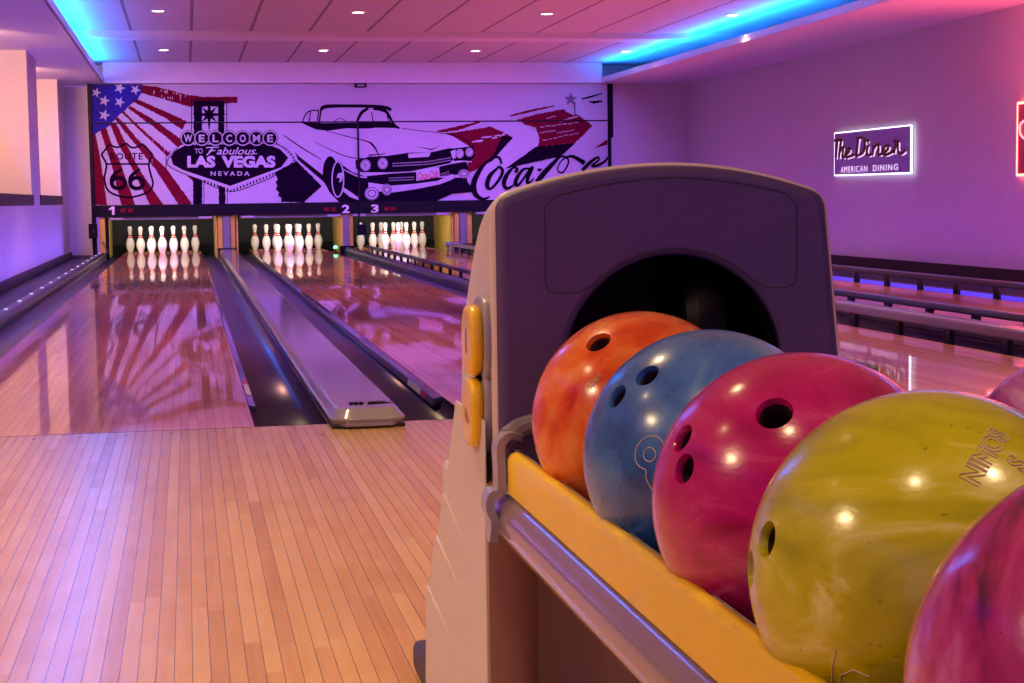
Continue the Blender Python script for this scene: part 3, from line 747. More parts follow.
# split the print between the upper and the lower panel
ZS = 1.79; XA, XB = -.86, 6.29; ZT = SOF - .01; ZB = .685
mask = thing('masking_unit', (2.7, YP, ZB), 'wide printed masking panel with flag, road signs and vintage car above the pins', 'masking unit')
def art_panel(name, z0, z1):
    b = MB(); b.box(XA, XB, YP + .001, YP + .03, z0, z1, 'mwhite')
    o = b.build(name, mask)
    me = bpy.data.meshes.new('print'); org = WL[mask]
    me.from_pydata([tuple(p - org) for p in ART.v], [], ART.f)
    me.polygons.foreach_set('material_index', ART.m)
    bm = bmesh.new(); bm.from_mesh(me)
    for co, no in (((0, 0, z0 - org.z), (0, 0, -1)), ((0, 0, z1 - org.z), (0, 0, 1)), ((XA - org.x, 0, 0), (-1, 0, 0)), ((XB - org.x, 0, 0), (1, 0, 0))):
        bmesh.ops.bisect_plane(bm, geom=bm.verts[:] + bm.edges[:] + bm.faces[:], plane_co=co, plane_no=no, clear_outer=True, dist=1e-7)
    b2 = bmesh.new(); b2.from_mesh(o.data)
    mats = list(o.data.materials)
    off = len(mats)
    for f in bm.faces: f.material_index += off
    tmp = bpy.data.meshes.new('tmp'); bm.to_mesh(tmp); b2.from_mesh(tmp)
    for m in ART.mats: o.data.materials.append(m)
    b2.to_mesh(o.data); bm.free(); b2.free(); bpy.data.meshes.remove(me); bpy.data.meshes.remove(tmp)
    o.data.polygons.foreach_set('use_smooth', [False] * len(o.data.polygons))
    return o
o = art_panel('upper_panel', ZS + .010, ZT); o['label'] = 'upper strip with flag stars and car roof'
o = art_panel('lower_panel', ZB, ZS - .010); o['label'] = 'lower printed panel with route shield, welcome sign and car'
b = MB(); b.box(XA, XB, YP + .012, YP + .04, ZS - .02, ZS + .02, 'dark'); b.build('panel_gap', mask)
b = MB(); b.box(XA, XB, YP - .015, YP + .03, .525, ZB, 'dark')
o = b.build('number_band', mask); o['label'] = 'black band carrying the lane numbers'
band = o
def flat_text(s, px0, py0, px1, py1, name, m, parent, bold=.03):
    uv, fs = text_geo(s, bold); b = MB()
    vs = []
    for u, v in uv:
        X, Z = MP(px0 + u * (px1 - px0), py1 - v * (py1 - py0)); vs.append((X, YP - .0175, Z))
    b.add(vs, fs, m); return b.build(name, parent, recalc=False)
b = MB()
b.poly([(MP(x, y)[0], YP - .0175, MP(x, y)[1]) for x, y in ((109, 208.6), (112.2, 206.4), (114.6, 206.4), (114.6, 215), (112, 215), (112, 209.3), (109, 210.4))], 'num')
b.build('lane_number', band, recalc=False)
flat_text('2', 342, 204.8, 349.5, 213, 'lane_number', 'num', band)
flat_text('3', 371, 204.5, 378.5, 212.8, 'lane_number', 'num', band)
for px in (123, 130.5, 326.5, 333.5, 386.5, 393):
    X, Z = MP(px, 210.5 - (px - 123) * .006)
    b = MB(); b.box(X - .034, X + .034, YP - .018, YP - .014, Z - .026, Z + .026, 'redled'); b.build('score_light', band, bevel=.004)
b = MB(); b.box(-.915, -.86, YP - .03, 18.0, -.2, ZT, 'dark'); b.build('side_frame', mask, bevel=.006)
b = MB(); b.box(6.29, 6.335, YP - .03, 18.0, -.2, ZT, 'dark'); b.build('side_frame', mask, bevel=.006)
b = MB(); b.box(6.336, 6.37, YP - .02, 17.9, 1.55, ZT, 'dark'); b.build('hinge_plate', mask, bevel=.004)
b = MB(); X, Z = MP(358.5, 170); b.box(X - .012, X + .012, YP - .06, YP - .03, .62, ZS, 'dark'); b.build('divider_rod', mask)
b = MB()
for zc in (1.62, 1.0): b.box(X - .01, X + .01, YP - .045, YP - .0, zc, zc + .02, 'dark')
b.build('rod_clip', mask)
# little black boxes on the unit
X, Z = MP(361, 229.5)
t = thing('sensor_box', (X, YP - .1, Z - .08), 'small black box hanging below the rod between numbers 2 and 3', 'sensor box')
b = MB(); b.box(X - .065, X + .065, YP - .14, YP - .05, Z - .075, Z + .075, 'dark'); b.build('housing', t, bevel=.01)
b = MB(); b.tube([(X - .03, YP - .045, Z + .06), (X - .03, YP - .045, .70)], .012, 'dark', 8); b.build('hanger', t)
X, Z = MP(94, 231)
t = thing('sensor_box', (X, YP - .1, Z - .1), 'small black box on the frame left of the pins of lane 1', 'sensor box')
b = MB(); b.box(X - .065, X + .05, YP - .12, YP - .032, Z - .1, Z + .1, 'dark'); b.build('housing', t, bevel=.01)
b = MB(); b.lathe([(.02, 0), (.02, .01), (.012, .014)], 'post', (X, YP - .134, Z), n=14, axis='Y'); b.build('lens', t)
X, Z = MP(360, 85.5)
t = thing('projector_mount', (X, YP - .1, Z - .03), 'small black mount at the middle of the masking unit top edge', 'bracket')
b = MB(); b.box(X - .08, X + .08, YP - .10, YP - .002, Z - .03, Z + .025, 'dark'); b.build('plate', t, bevel=.008)
b = MB(); b.box(X - .05, X + .05, YP - .115, YP - .10, Z - .018, Z + .012, 'zinc'); b.build('clip', t, bevel=.004)
b = MB(); b.lathe([(.03, 0), (.03, .02), (.02, .035), (0, .04)], 'greenled', (2.36, 17.80, .045), n=14)
tag(b.build('indicator_light', origin=(2.36, 17.80, .045)), 'small green light at the end of the divider between lanes 2 and 3', 'indicator light')
# pin rail bracket at the end of the third lane's right bumper
t = thing('bumper_bracket', (3.93, 17.4, -.05), 'pale metal bracket at the far end of the bumper right of lane 3', 'bracket')
b = MB(); b.box(3.84, 4.06, 17.3, 17.5, .06, .11, 'cap'); b.build('plate', t, bevel=.015)
b = MB()
for x in (3.87, 3.95, 4.03): b.tube([(x, 17.36, -.05), (x, 17.36, .07)], .016, 'cap', 8)
b.build('strut', t)

# ------------------------------------------------------------------ ceiling lights and cove strips
def ceiling_light(x, y, label, first=[None]):
    if first[0] is None:
        t = thing('ceiling_light', (x, y, ZC - .012), label, 'ceiling light', 'round recessed ceiling lights')
        b = MB(); b.lathe([(.078, .011), (.078, .004), (.070, 0), (.060, 0), (.058, .008)], 'ceil', (x, y, ZC - .012), n=24); b.build('trim_ring', t)
        b = MB(); b.lathe([(.058, .004), (.03, .001), (0, 0)], 'spot', (x, y, ZC - .010), n=24); b.build('lens', t, recalc=True)
        first[0] = t; return t
    return dup(first[0], (x, y, ZC - .012), label, 'round recessed ceiling lights')
rows = {15.9: 'far row', 11.6: 'near row'}
cols = [(.13, 'first from the left'), (2.10, 'second from the left'), (4.045, 'third from the left'), (6.04, 'fourth from the left, in the blue glow')]
for y, rn in rows.items():
    for x, cn in cols: ceiling_light(x, y, 'round recessed ceiling light, %s, %s' % (rn, cn))
for i, (xs, lab) in enumerate(((-.77, 'blue led strip hidden in the left cove'), (6.27, 'blue led strip hidden in the right cove'))):
    t = thing('glow_strip', (xs, 9.6, SOF + .03), lab, 'led strip')
    b = MB(); b.box(xs - .03, xs + .03, 1.7, 17.5, SOF + .030, SOF + .036, 'cap'); b.build('channel', t)
    b = MB(); b.box(xs - .02, xs + .02, 1.7, 17.5, SOF + .036, SOF + .042, 'blueled'); b.build('diffuser', t)

t = thing('glow_strip', (5.79, 9, -.04), 'blue gutter reflection under the far rail beside the right wall, added as glowing strip', 'led strip')  # glowing strip added to stand for blue cove light reflected in the gutter
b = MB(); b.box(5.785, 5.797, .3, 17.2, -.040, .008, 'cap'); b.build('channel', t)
b = MB(); b.box(5.779, 5.7848, .3, 17.2, -.034, .002, 'gutterglow'); b.build('diffuser', t)
# ------------------------------------------------------------------ neon signs on the right wall
def sign_uv(x, y):                       # reading of the sign face, 0..1
    u = (x - 106) / 800.0; top = 150 - 100 * u; bot = 560 - 25 * u
    return u, (y - top) / (bot - top)
def SG(x, y, d=.0):
    u, v = sign_uv(x, y); u2 = u * (1 - .10 * (1 - u))
    return (XR - .035 - d, 12.30 - 2.00 * u2, 1.372 - .467 * v)
t = thing('neon_sign', (XR - .01, 11.33, .905), 'white edged sign reading The Diner on the right wall', 'neon sign')
b = MB(); b.box(XR - .034, XR - .004, 10.30, 12.30, .912, 1.372, 'plate'); b.build('plate', t)
E_ = MB()
for p, q, r in (((XR - .03, 12.30, .912), (XR - .03, 12.30, 1.372), .006), ((XR - .03, 12.30, 1.376), (XR - .03, 10.30, 1.376), .007), ((XR - .03, 10.295, 1.375), (XR - .03, 10.295, .905), .013), ((XR - .03, 10.30, .902), (XR - .03, 12.30, .910), .008)):
    E_.tube([p, q], r, 'neonw', 8)
o = E_.build('edge_light', t); o['label'] = 'glowing white edge'
def neon_stroke(b, pts, w, m, d, smooth=True):
    q = crom([(x, y, 0) for x, y in pts], 5) if smooth else [Vector((x, y, 0)) for x, y in pts]
    b.tube([SG(p.x, p.y, d) for p in q], w, m, 7)
diner = [[(125, 215), (165, 208), (205, 212)], [(158, 212), (150, 290), (138, 385)], [(205, 212), (190, 290), (178, 382)], [(188, 330), (205, 290), (225, 280), (228, 310), (220, 365), (235, 378)],
         [(235, 378), (270, 345), (305, 310), (295, 288), (268, 305), (255, 345), (268, 375), (300, 368), (345, 355)],
         [(405, 190), (395, 270), (385, 360)], [(385, 190), (430, 178), (470, 200), (478, 260), (450, 330), (385, 362)],
         [(508, 255), (498, 320), (508, 352), (535, 348)], [(505, 212), (510, 206)],
         [(570, 250), (565, 300), (552, 352)], [(562, 300), (590, 252), (615, 248), (618, 290), (612, 340), (635, 345)],
         [(635, 345), (680, 318), (712, 280), (700, 252), (675, 268), (660, 310), (672, 345), (705, 342), (750, 318)],
         [(768, 205), (785, 222), (770, 290), (765, 330)], [(785, 225), (800, 218), (800, 280), (812, 330), (840, 330), (858, 308)]]
b = MB()
for s in diner: neon_stroke(b, [(x + 9, y + 14) for x, y in s], .008, 'neonwd', .000)
o = b.build('letter_halo', t); o['label'] = 'white glow around the script letters'
b = MB()
for s in diner: neon_stroke(b, s, .0185, 'letter', .006)
o = b.build('script_letters', t); o['label'] = 'dark red script letters reading The Diner'
def wall_text(s, x0, x1, yb0, yb1, h):
    uv, fs = text_geo(s, .0, spacing=1.25); vs = []
    for u, v in uv:
        x = x0 + u * (x1 - x0); y = yb0 + (yb1 - yb0) * u - v * h; vs.append(SG(x, y, .003))
    b2.add(vs, fs, 'neonwd')
b2 = MB(); wall_text('AMERICAN', 190, 495, 532, 518, 62); wall_text('DINING', 555, 795, 516, 503, 62)
o = b2.build('caption_letters', t, recalc=False); o['label'] = 'small white letters reading American Dining'
b = MB()
for y in (10.55, 12.1): b.lathe([(.012, 0), (.012, .02)], 'chrome', (XR - .036 + .0, y, .93), n=10, axis='X')
b.build('standoff', t)

t = thing('neon_sign', (XR - .01, 7.4, .85), 'red edged sign at the right edge of the photo', 'neon sign')
b = MB(); b.box(XR - .034, XR - .004, 6.6, 8.13, .85, 1.465, 'redplate'); b.build('plate', t)
b = MB(); b.tube([(XR - .03, 6.6, 1.468), (XR - .03, 8.13, 1.468), (XR - .03, 8.13, .848), (XR - .03, 6.6, .848)], .013, 'neonr', 8)
b.tube([(XR - .03, 6.6, .848), (XR - .03, 6.6, 1.468)], .013, 'neonr', 8); o = b.build('edge_light', t); o['label'] = 'glowing red edge'
b = MB(); b.tube(crom([(XR - .045, 7.94, 1.14), (XR - .045, 8.05, 1.19), (XR - .045, 8.07, 1.27), (XR - .045, 8.0, 1.31), (XR - .045, 7.88, 1.29), (XR - .045, 7.7, 1.20)], 6), .009, 'neonr2', 7)
o = b.build('light_line', t); o['label'] = 'pale pink glowing line'

# ------------------------------------------------------------------ ball return
X0, X1 = .670, 1.064; XM = (X0 + X1) / 2; YF = -3.5
br = thing('ball_return', (.88, -3.6, 0), 'grey ball return with rounded hood, yellow side buttons and yellow edged rack', 'ball return')
def topz(x):
    u = (x - XM) / (X1 - X0) * 2
    z = .748 - .034 * u * u
    e = (1 - abs(u)) * (X1 - X0) / 2; r = .014
    if e < r: z -= r - math.sqrt(max(0, r * r - (r - e) ** 2))
    return z
xs = [X0 + (X1 - X0) * (.5 - .5 * math.cos(math.pi * k / 40)) for k in range(41)]
# rear profile of the shell (y, fraction of the top height), from front rim backwards
def lean(x, z): return x + max(0, (x - XM) / (X1 - XM)) * (.55 - z) * .095
rear = [(YF + a, f) for a, f in ((0, 1.0), (.03, .996), (.06, .986), (.088, .968), (.12, .936), (.148, .90), (.187, .84), (.209, .80), (.228, .72), (.238, .64), (.242, .56), (.243, .50))]
b = MB(); vs = []
for x in xs:
    tz = topz(x)
    for y, f in rear: vs.append((lean(x, tz * f), y, tz * f))
n = len(rear); k = len(xs)
fs = [(i * n + j, (i + 1) * n + j, (i + 1) * n + j + 1, i * n + j + 1) for i in range(k - 1) for j in range(n - 1)]
b.add(vs, fs, 'hood')
for xx, i in ((X0, 0), (X1, k - 1)):
    pts = [vs[i * n + j] for j in range(n)] + [(xx, YF, .36)]
    b.poly(pts, 'hood')
b.poly([(X0, YF + .243, vs[n - 1][2]), (X1, YF + .243, vs[n - 1][2]), (X1, YF + .243, .36), (X0, YF + .243, .36)], 'hood')
b.poly([(X0, YF + .243, .36), (X0, YF + .243, vs[n - 1][2]), (X0, YF, .36)], 'hood')
b.poly([(X1, YF + .243, .36), (X1, YF + .243, vs[n - 1][2]), (X1, YF, .36)], 'hood')
hood = b.build('hood', br, angle=40)
# front plate with arched mouth
OC, OR, OZ = .870, .1235, .524
out = [(X0, .36)] + [(lean(x, topz(x)), topz(x)) for x in xs] + [(lean(X1, .36), .36)]
arch = [(OC + OR, .36)] + [(OC + OR * math.cos(math.pi * q / 28), OZ + OR * math.sin(math.pi * q / 28)) for q in range(29)] + [(OC - OR, .36)]
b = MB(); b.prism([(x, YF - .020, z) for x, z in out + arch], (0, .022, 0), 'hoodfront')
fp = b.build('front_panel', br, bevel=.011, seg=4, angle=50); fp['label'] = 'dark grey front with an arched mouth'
# rounded rim between front and shell, its warm highlight put into a lighter colour
b = MB(); rim = [(x, YF - .004, z + .0005) for x, z in out]
b.tube([(OC + (x - OC) * .985, y, z - .005) for x, y, z in rim], .008, 'rim', 10); b.build('rim', br, angle=80)
# panel groove
gx0, gx1, gz = .7235, 1.013, .610
g = []
for q in range(11):
    x = gx0 + .012 + (gx1 - gx0 - .024) * q / 10; g.append((x, topz(x) - .0135 - .004 * abs(q - 5) / 5))
g = [(gx0, g[0][1] - .012)] + g + [(gx1, g[-1][1] - .012), (gx1, gz + .012), (gx1 - .003, gz + .003), (gx1 - .012, gz)]
ra = OR + .008; a0 = math.asin((gz + .001 - OZ) / ra)
g += [(OC + ra * math.cos(a0 + .02) + .012, gz)] + [(OC + ra * math.cos(q), OZ + ra * math.sin(q)) for q in [a0 + .08 + (math.pi - 2 * a0 - .16) * w / 16 for w in range(17)]] + [(OC - ra * math.cos(a0 + .02) - .012, gz)]
g += [(gx0 + .012, gz), (gx0 + .003, gz + .003), (gx0, gz + .012)]
b = MB(); b.tube([(x, YF - .0196, z) for x, z in g], .0009, 'groove', 6, closed=True); b.build('panel_groove', br)
# mouth lining
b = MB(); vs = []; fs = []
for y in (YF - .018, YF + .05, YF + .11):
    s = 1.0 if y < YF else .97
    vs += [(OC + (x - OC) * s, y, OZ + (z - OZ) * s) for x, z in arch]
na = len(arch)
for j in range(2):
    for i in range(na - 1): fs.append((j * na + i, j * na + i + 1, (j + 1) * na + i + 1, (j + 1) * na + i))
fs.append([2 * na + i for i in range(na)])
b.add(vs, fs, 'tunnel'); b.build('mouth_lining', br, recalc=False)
b = MB(); b.lathe([(.05, 0), (.06, .012), (.06, .03), (.05, .045)], 'dark', (OC + .02, YF + .045, .565), n=24, axis='X')
b.build('ball_wheel', br)
# side base with stepped louvres
for side, xo in ((-1, X0 - .012), (1, X1 + .012)):
    b = MB()
    tiers = [(.420, .408, -3.262, .385, -3.463), (.408, .338, -3.204, .310, -3.401), (.338, .270, -3.144, .248, -3.367), (.270, .184, -3.060, .160, -3.358)]
    yf = YF - .004
    sil = [(-3.31, .47), (-3.262, .408), (-3.225, .345), (-3.204, .338), (-3.165, .277), (-3.144, .270), (-3.085, .192), (-3.060, .184), (-3.02, .10), (-3.03, .045), (-3.05, .0)]
    b.prism([(xo, yf, 0), (xo, yf, .47)] + [(xo, y, z) for y, z in sil], (side * .003, 0, 0), 'base')
    for q, (zr, yr, zf_, yfr, off) in enumerate(((.408, -3.262, .372, -3.478, .0025), (.338, -3.204, .300, -3.395, .0045), (.270, -3.144, .236, -3.360, .0065), (.184, -3.060, .150, -3.345, .0085))):
        # each louvre: a wedge, proud at its top edge and fading towards the front
        low = {0: (-3.204, .338), 1: (-3.144, .270), 2: (-3.060, .184), 3: (-3.03, .03)}[q]
        e = side * off
        A_, B_, C_, D_ = (yr, zr), (yfr, zf_), (-3.44, max(zf_ - .10, .01)), low
        pts = [(xo + e, *A_), (xo + side * .003, *B_), (xo + side * .003, *C_), (xo + e * .95, *D_)]
        inn = [(xo, *A_), (xo, *B_), (xo, *C_), (xo, *D_)]
        b.add(pts + inn, [(0, 1, 2, 3), (0, 4, 5, 1), (3, 2, 6, 7), (0, 3, 7, 4)], 'base')
    b.build('louvred_base', br, bevel=.0025, weld=False)
b = MB(); b.box(X0 + .004, X1 - .004, -3.29, -3.06, 0.0, .36, 'base'); b.build('base_core', br, bevel=.01)
# front of the base, in the shade below the rack
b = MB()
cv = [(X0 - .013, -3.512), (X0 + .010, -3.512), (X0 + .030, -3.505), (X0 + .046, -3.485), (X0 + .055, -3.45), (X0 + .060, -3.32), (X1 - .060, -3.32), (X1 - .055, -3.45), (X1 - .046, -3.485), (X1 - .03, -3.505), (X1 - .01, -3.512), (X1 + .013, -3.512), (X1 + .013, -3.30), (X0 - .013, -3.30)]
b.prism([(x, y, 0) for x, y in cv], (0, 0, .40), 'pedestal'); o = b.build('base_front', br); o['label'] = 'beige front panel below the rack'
b = MB(); b.box(.658, .72, -3.14, -2.83, .0, .048, 'foot'); b.build('foot', br, bevel=.012, seg=3)
b = MB(); b.box(1.015, 1.077, -3.14, -2.83, 0, .048, 'foot'); b.build('foot', br, bevel=.012, seg=3)
# buttons
for zc, yc, a in ((.556, -3.462, 0), (.474, -3.457, .12)):
    def oval(r, x):
        pts = []
        for q in range(28):
            th = 2 * math.pi * q / 28; dy = .036 * r * math.copysign(abs(math.cos(th)) ** .75, math.cos(th)); dz = .041 * r * math.copysign(abs(math.sin(th)) ** .75, math.sin(th))
            pts.append((x, yc + dy * math.cos(a) - dz * math.sin(a), zc + dz))
        return pts
    b = MB(); b.prism(oval(1.22, X0 + .002), (-.014, 0, 0), 'grey'); col = b.build('button_collar', br, bevel=.004, seg=3)
    b = MB(); b.prism(oval(.98, X0 - .011), (-.015, 0, 0), 'button'); bt = b.build('button', br, bevel=.006, seg=3); bt['label'] = 'yellow oval button'
    b = MB(); x = X0 - .0265
    if a == 0: b.prism([(x, yc - .004, zc - .014), (x, yc + .004, zc - .014), (x, yc + .004, zc + .014), (x, yc - .004, zc + .014)], (.001, 0, 0), 'btmark')
    else:
        b.prism([(x, yc - .02, zc - .010), (x, yc - .006, zc + .004), (x, yc + .004, zc + .006), (x, yc + .010, zc - .004), (x, yc - .004, zc - .012)], (.001, 0, 0), 'btmark')
    b.build('button_mark', bt)
# rack
RX0, RX1, RY = .666, 1.110, -5.0
for s, xr in ((-1, RX0), (1, RX1)):
    b = MB(); i_ = -s
    sec = [(xr, .402), (xr, .439), (xr + i_ * .003, .4445), (xr + i_ * .009, .447), (xr + i_ * .016, .4445), (xr + i_ * .019, .439), (xr + i_ * .019, .402)]
    b.prism([(x, YF - .085, z) for x, z in sec], (0, RY - YF + .085, 0), 'yellow'); o = b.build('edge_rail', br, bevel=.0015); o['label'] = 'yellow rail along the rack'
    b = MB(); sec = []
    cx, cz = xr + i_ * .014, .371
    for q in range(20):
        th = 2 * math.pi * q / 20; sec.append((cx + .024 * math.cos(th), cz + .030 * math.sin(th)))
    b.prism([(x, YF - .012, z) for x, z in sec], (0, RY - YF + .012, 0), 'tube'); b.build('side_tube', br)
    # curved end clamp
    b = MB()
    pth = crom([(xr + i_ * .020, YF - .055, .458), (xr + i_ * .004, YF - .066, .462), (xr - i_ * .006, YF - .070, .452), (xr - i_ * .006, YF - .072, .425), (xr - i_ * .007, YF - .072, .404),
                (xr - i_ * .016, YF - .070, .400), (xr - i_ * .019, YF - .070, .386), (xr - i_ * .014, YF - .072, .372), (xr - i_ * .016, YF - .072, .350)], 5)
    L_ = len(pth); vs = []; fs = []
    for q, p in enumerate(pth):
        d = (pth[min(q + 1, L_ - 1)] - pth[max(q - 1, 0)]).normalized(); nn = Vector((d.z, 0, -d.x)) * .0045
        for yy in (-.013, .018):
            vs += [p + nn + Vector((0, yy, 0)), p - nn + Vector((0, yy, 0))]
    for q in range(L_ - 1):
        a_ = q * 4; c_ = a_ + 4
        fs += [(a_, c_, c_ + 2, a_ + 2), (a_ + 1, a_ + 3, c_ + 3, c_ + 1), (a_, a_ + 1, c_ + 1, c_), (a_ + 2, c_ + 2, c_ + 3, a_ + 3)]
    fs += [(0, 2, 3, 1), ((L_ - 1) * 4, (L_ - 1) * 4 + 1, (L_ - 1) * 4 + 3, (L_ - 1) * 4 + 2)]
    b.add(vs, fs, 'grey'); b.build('end_clamp', br, bevel=.002)
# tray: sloped sides so that the balls are carried along two rows
ZT0 = .3835
b = MB()
sec = [(RX0 + .019, .440), (RX0 + .024, .440), (RX0 + .040, .395), (RX0 + .075, ZT0 - .002), (1.0 + .05, ZT0 - .002), (RX1 - .04, .395), (RX1 - .024, .440), (RX1 - .019, .440), (RX1 - .019, .36), (RX0 + .019, .36)]
b.prism([(x, YF - .03, z) for x, z in sec], (0, RY - YF + .03, 0), 'grey'); b.build('tray', br)
b = MB(); b.tube(crom([(RX0 + .004, YF - .060, .458), (RX0 + .02, YF - .04, .464), (RX0 + .045, YF - .028, .468), (OC - OR + .01, YF - .024, .470)], 5), .011, 'grey', 10)
b.build('tray_lip', br)
b = MB(); b.box(.66, 1.11, RY - .02, RY, .36, .46, 'grey'); b.build('end_plate', br, bevel=.008)
b = MB()
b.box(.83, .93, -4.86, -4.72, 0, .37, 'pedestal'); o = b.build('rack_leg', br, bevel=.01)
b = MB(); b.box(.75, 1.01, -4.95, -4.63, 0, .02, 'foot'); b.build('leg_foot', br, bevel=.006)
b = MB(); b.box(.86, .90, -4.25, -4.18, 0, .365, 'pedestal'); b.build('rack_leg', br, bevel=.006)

# ------------------------------------------------------------------ balls
R = .1085
def cutter(c, nvec, r, depth=.065):
    prof = [(0, -depth), (r * .96, -depth), (r, -.006), (r * 1.05, -.0030), (r * 1.22, .0015), (r * 1.7, .010), (0, .010)]
    m = MB(); m.lathe([(a * .9, z) for a, z in prof], 'dark', n=28)
    q = Vector((0, 0, 1)).rotation_difference(Vector(nvec))
    me = bpy.data.meshes.new('cut'); me.from_pydata([tuple(q @ v + Vector(nvec) * R) for v in m.v], [], m.f)
    bm = bmesh.new(); bm.from_mesh(me); bmesh.ops.remove_doubles(bm, verts=bm.verts, dist=1e-7); bmesh.ops.recalc_face_normals(bm, faces=bm.faces); bm.to_mesh(me); bm.free()
    return me
def ball(c, material, holes, label):
    me = bpy.data.meshes.new('bowling_ball'); bm = bmesh.new()
    bmesh.ops.create_icosphere(bm, subdivisions=6, radius=R); bm.to_mesh(me); bm.free()
    me.materials.append(material)
    o = bpy.data.objects.new('bowling_ball', me); C.objects.link(o)
    if holes:
        cuts = []
        for nv, r in holes:
            nv = Vector(nv).normalized(); co = bpy.data.objects.new('cut', cutter(c, nv, r)); C.objects.link(co); cuts.append(co)
            md = o.modifiers.new('hole', 'BOOLEAN'); md.object = co; md.operation = 'DIFFERENCE'; md.solver = 'EXACT'
        dg = bpy.context.evaluated_depsgraph_get(); ev = bpy.data.meshes.new_from_object(o.evaluated_get(dg))
        o.modifiers.clear(); o.data = ev
        for co in cuts: bpy.data.objects.remove(co)
        ev.materials.clear(); ev.materials.append(material)
        ev.materials.append(M['holeshade'])  # hole interiors coloured dark for the shade inside them
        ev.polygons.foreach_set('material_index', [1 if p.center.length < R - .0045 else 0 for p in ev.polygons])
    o.data.polygons.foreach_set('use_smooth', [True] * len(o.data.polygons)); o.data.set_sharp_from_angle(angle=math.radians(32))
    o.location = c; WL[o] = Vector(c)
    return tag(o, label, 'bowling ball', 'bowling balls on the rack')
def on_ball(n0, e1, x, y, h=.0003):
    n0 = Vector(n0).normalized(); e1 = (Vector(e1) - n0 * Vector(e1).dot(n0)).normalized(); e2 = n0.cross(e1)
    l = math.hypot(x, y); th = l / R
    d = n0 if l < 1e-9 else n0 * math.cos(th) + (e1 * x + e2 * y) / l * math.sin(th)
    return d * (R + h)
def engraving(o, lines, rad=.00035, closed=True, label=None, m='engr'):
    b = MB()
    for pts, cl in lines: b.tube([p + WL[o] for p in pts], rad, m, 6, closed=cl)
    e = b.build('engraving', o)
    if label: e['label'] = label
def outline_text(o, s, n0, e1, size, spacing=1.0):
    cu = bpy.data.curves.new('lt', 'FONT'); cu.body = s; cu.align_x = 'CENTER'; cu.align_y = 'CENTER'; cu.space_character = spacing; cu.offset = .03; cu.resolution_u = 3
    ob = bpy.data.objects.new('lt', cu); C.objects.link(ob)
    dg = bpy.context.evaluated_depsgraph_get(); me = bpy.data.meshes.new_from_object(ob.evaluated_get(dg))
    bm = bmesh.new(); bm.from_mesh(me); bmesh.ops.remove_doubles(bm, verts=bm.verts, dist=1e-5)
    es = [e for e in bm.edges if len(e.link_faces) == 1]; nb = {}
    for e in es:
        a, c = e.verts[0].index, e.verts[1].index; nb.setdefault(a, []).append(c); nb.setdefault(c, []).append(a)
    bm.verts.ensure_lookup_table(); seen = set(); loops = []
    for st in nb:
        if st in seen: continue
        lp = [st]; seen.add(st); cur = st
        while True:
            nx = [q for q in nb[cur] if q not in seen]
            if not nx: break
            cur = nx[0]; seen.add(cur); lp.append(cur)
        loops.append([bm.verts[i].co.copy() for i in lp])
    bm.free(); bpy.data.objects.remove(ob); bpy.data.curves.remove(cu); bpy.data.meshes.remove(me)
    return [([on_ball(n0, e1, p.x * size, p.y * size) for p in lp], True) for lp in loops if len(lp) > 2]

mo = marble('orange marbled ball', [srgb(200, 48, 14), srgb(226, 84, 24), srgb(236, 116, 44), srgb(244, 160, 96)], 16, .20, 1.2, seed=3, pos=[.33, .46, .56, .72])
mb_ = marble('blue marbled ball', [srgb(28, 60, 124), srgb(44, 98, 176), srgb(64, 120, 196), srgb(100, 146, 196)], 9, .26, 1.6, seed=8)
mp_ = marble('pink marbled ball', [srgb(160, 2, 84), srgb(186, 6, 108), srgb(198, 18, 116), srgb(214, 76, 150)], 8, .20, 2.2, seed=5, stretch=(1, 1, 2.4))
my = marble('yellow pearl ball', [srgb(164, 162, 0), srgb(190, 188, 2), srgb(204, 200, 18), srgb(234, 232, 130)], 7, .20, 2.6, seed=2, stretch=(1, 1, 2.0), pos=[.30, .47, .58, .70])
mq = marble('magenta pearl ball', [srgb(92, 8, 70), srgb(172, 30, 110), srgb(196, 60, 140), srgb(206, 110, 180)], 10, .18, 2.4, seed=9)
mq2 = marble('violet streaked ball', [srgb(70, 14, 74), srgb(150, 50, 140), srgb(180, 90, 176), srgb(200, 140, 200)], 12, .2, 2.0, seed=12, stretch=(1, 1, 3))
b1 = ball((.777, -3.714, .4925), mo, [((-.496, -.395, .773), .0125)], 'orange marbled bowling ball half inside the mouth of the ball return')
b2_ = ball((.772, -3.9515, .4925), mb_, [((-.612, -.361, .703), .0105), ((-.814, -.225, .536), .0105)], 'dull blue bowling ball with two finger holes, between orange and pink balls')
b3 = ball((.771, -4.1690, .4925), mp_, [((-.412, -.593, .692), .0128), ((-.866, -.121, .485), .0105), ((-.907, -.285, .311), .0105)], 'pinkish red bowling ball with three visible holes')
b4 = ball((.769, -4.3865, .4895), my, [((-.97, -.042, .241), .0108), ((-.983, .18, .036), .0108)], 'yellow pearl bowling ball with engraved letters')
b5 = ball((.746, -4.660, .4940), mq, [], 'magenta bowling ball nearest the camera at the lower right corner')
b6 = ball((1.0, -4.188, .4925), mq2, [], 'violet bowling ball behind the yellow ball at the right edge')
engraving(b1, outline_text(b1, 'SOIN', (-.60, -.66, .45), (.50, -.12, .62), .0080, 1.0), .00022, label='small engraved letters')
engraving(b4, outline_text(b4, 'NIMOS', (-.02, -.66, .75), (.40, .26, .36), .0155, .95) + outline_text(b4, 'S', (.13, -.70, .70), (.40, .26, .36), .0155), .00038, label='engraved outlined letters')
n0, e1 = (-.692, -.705, .154), (.70, -.70, 0); k_ = .0008 / 8.54 / 1.0 * 1.08
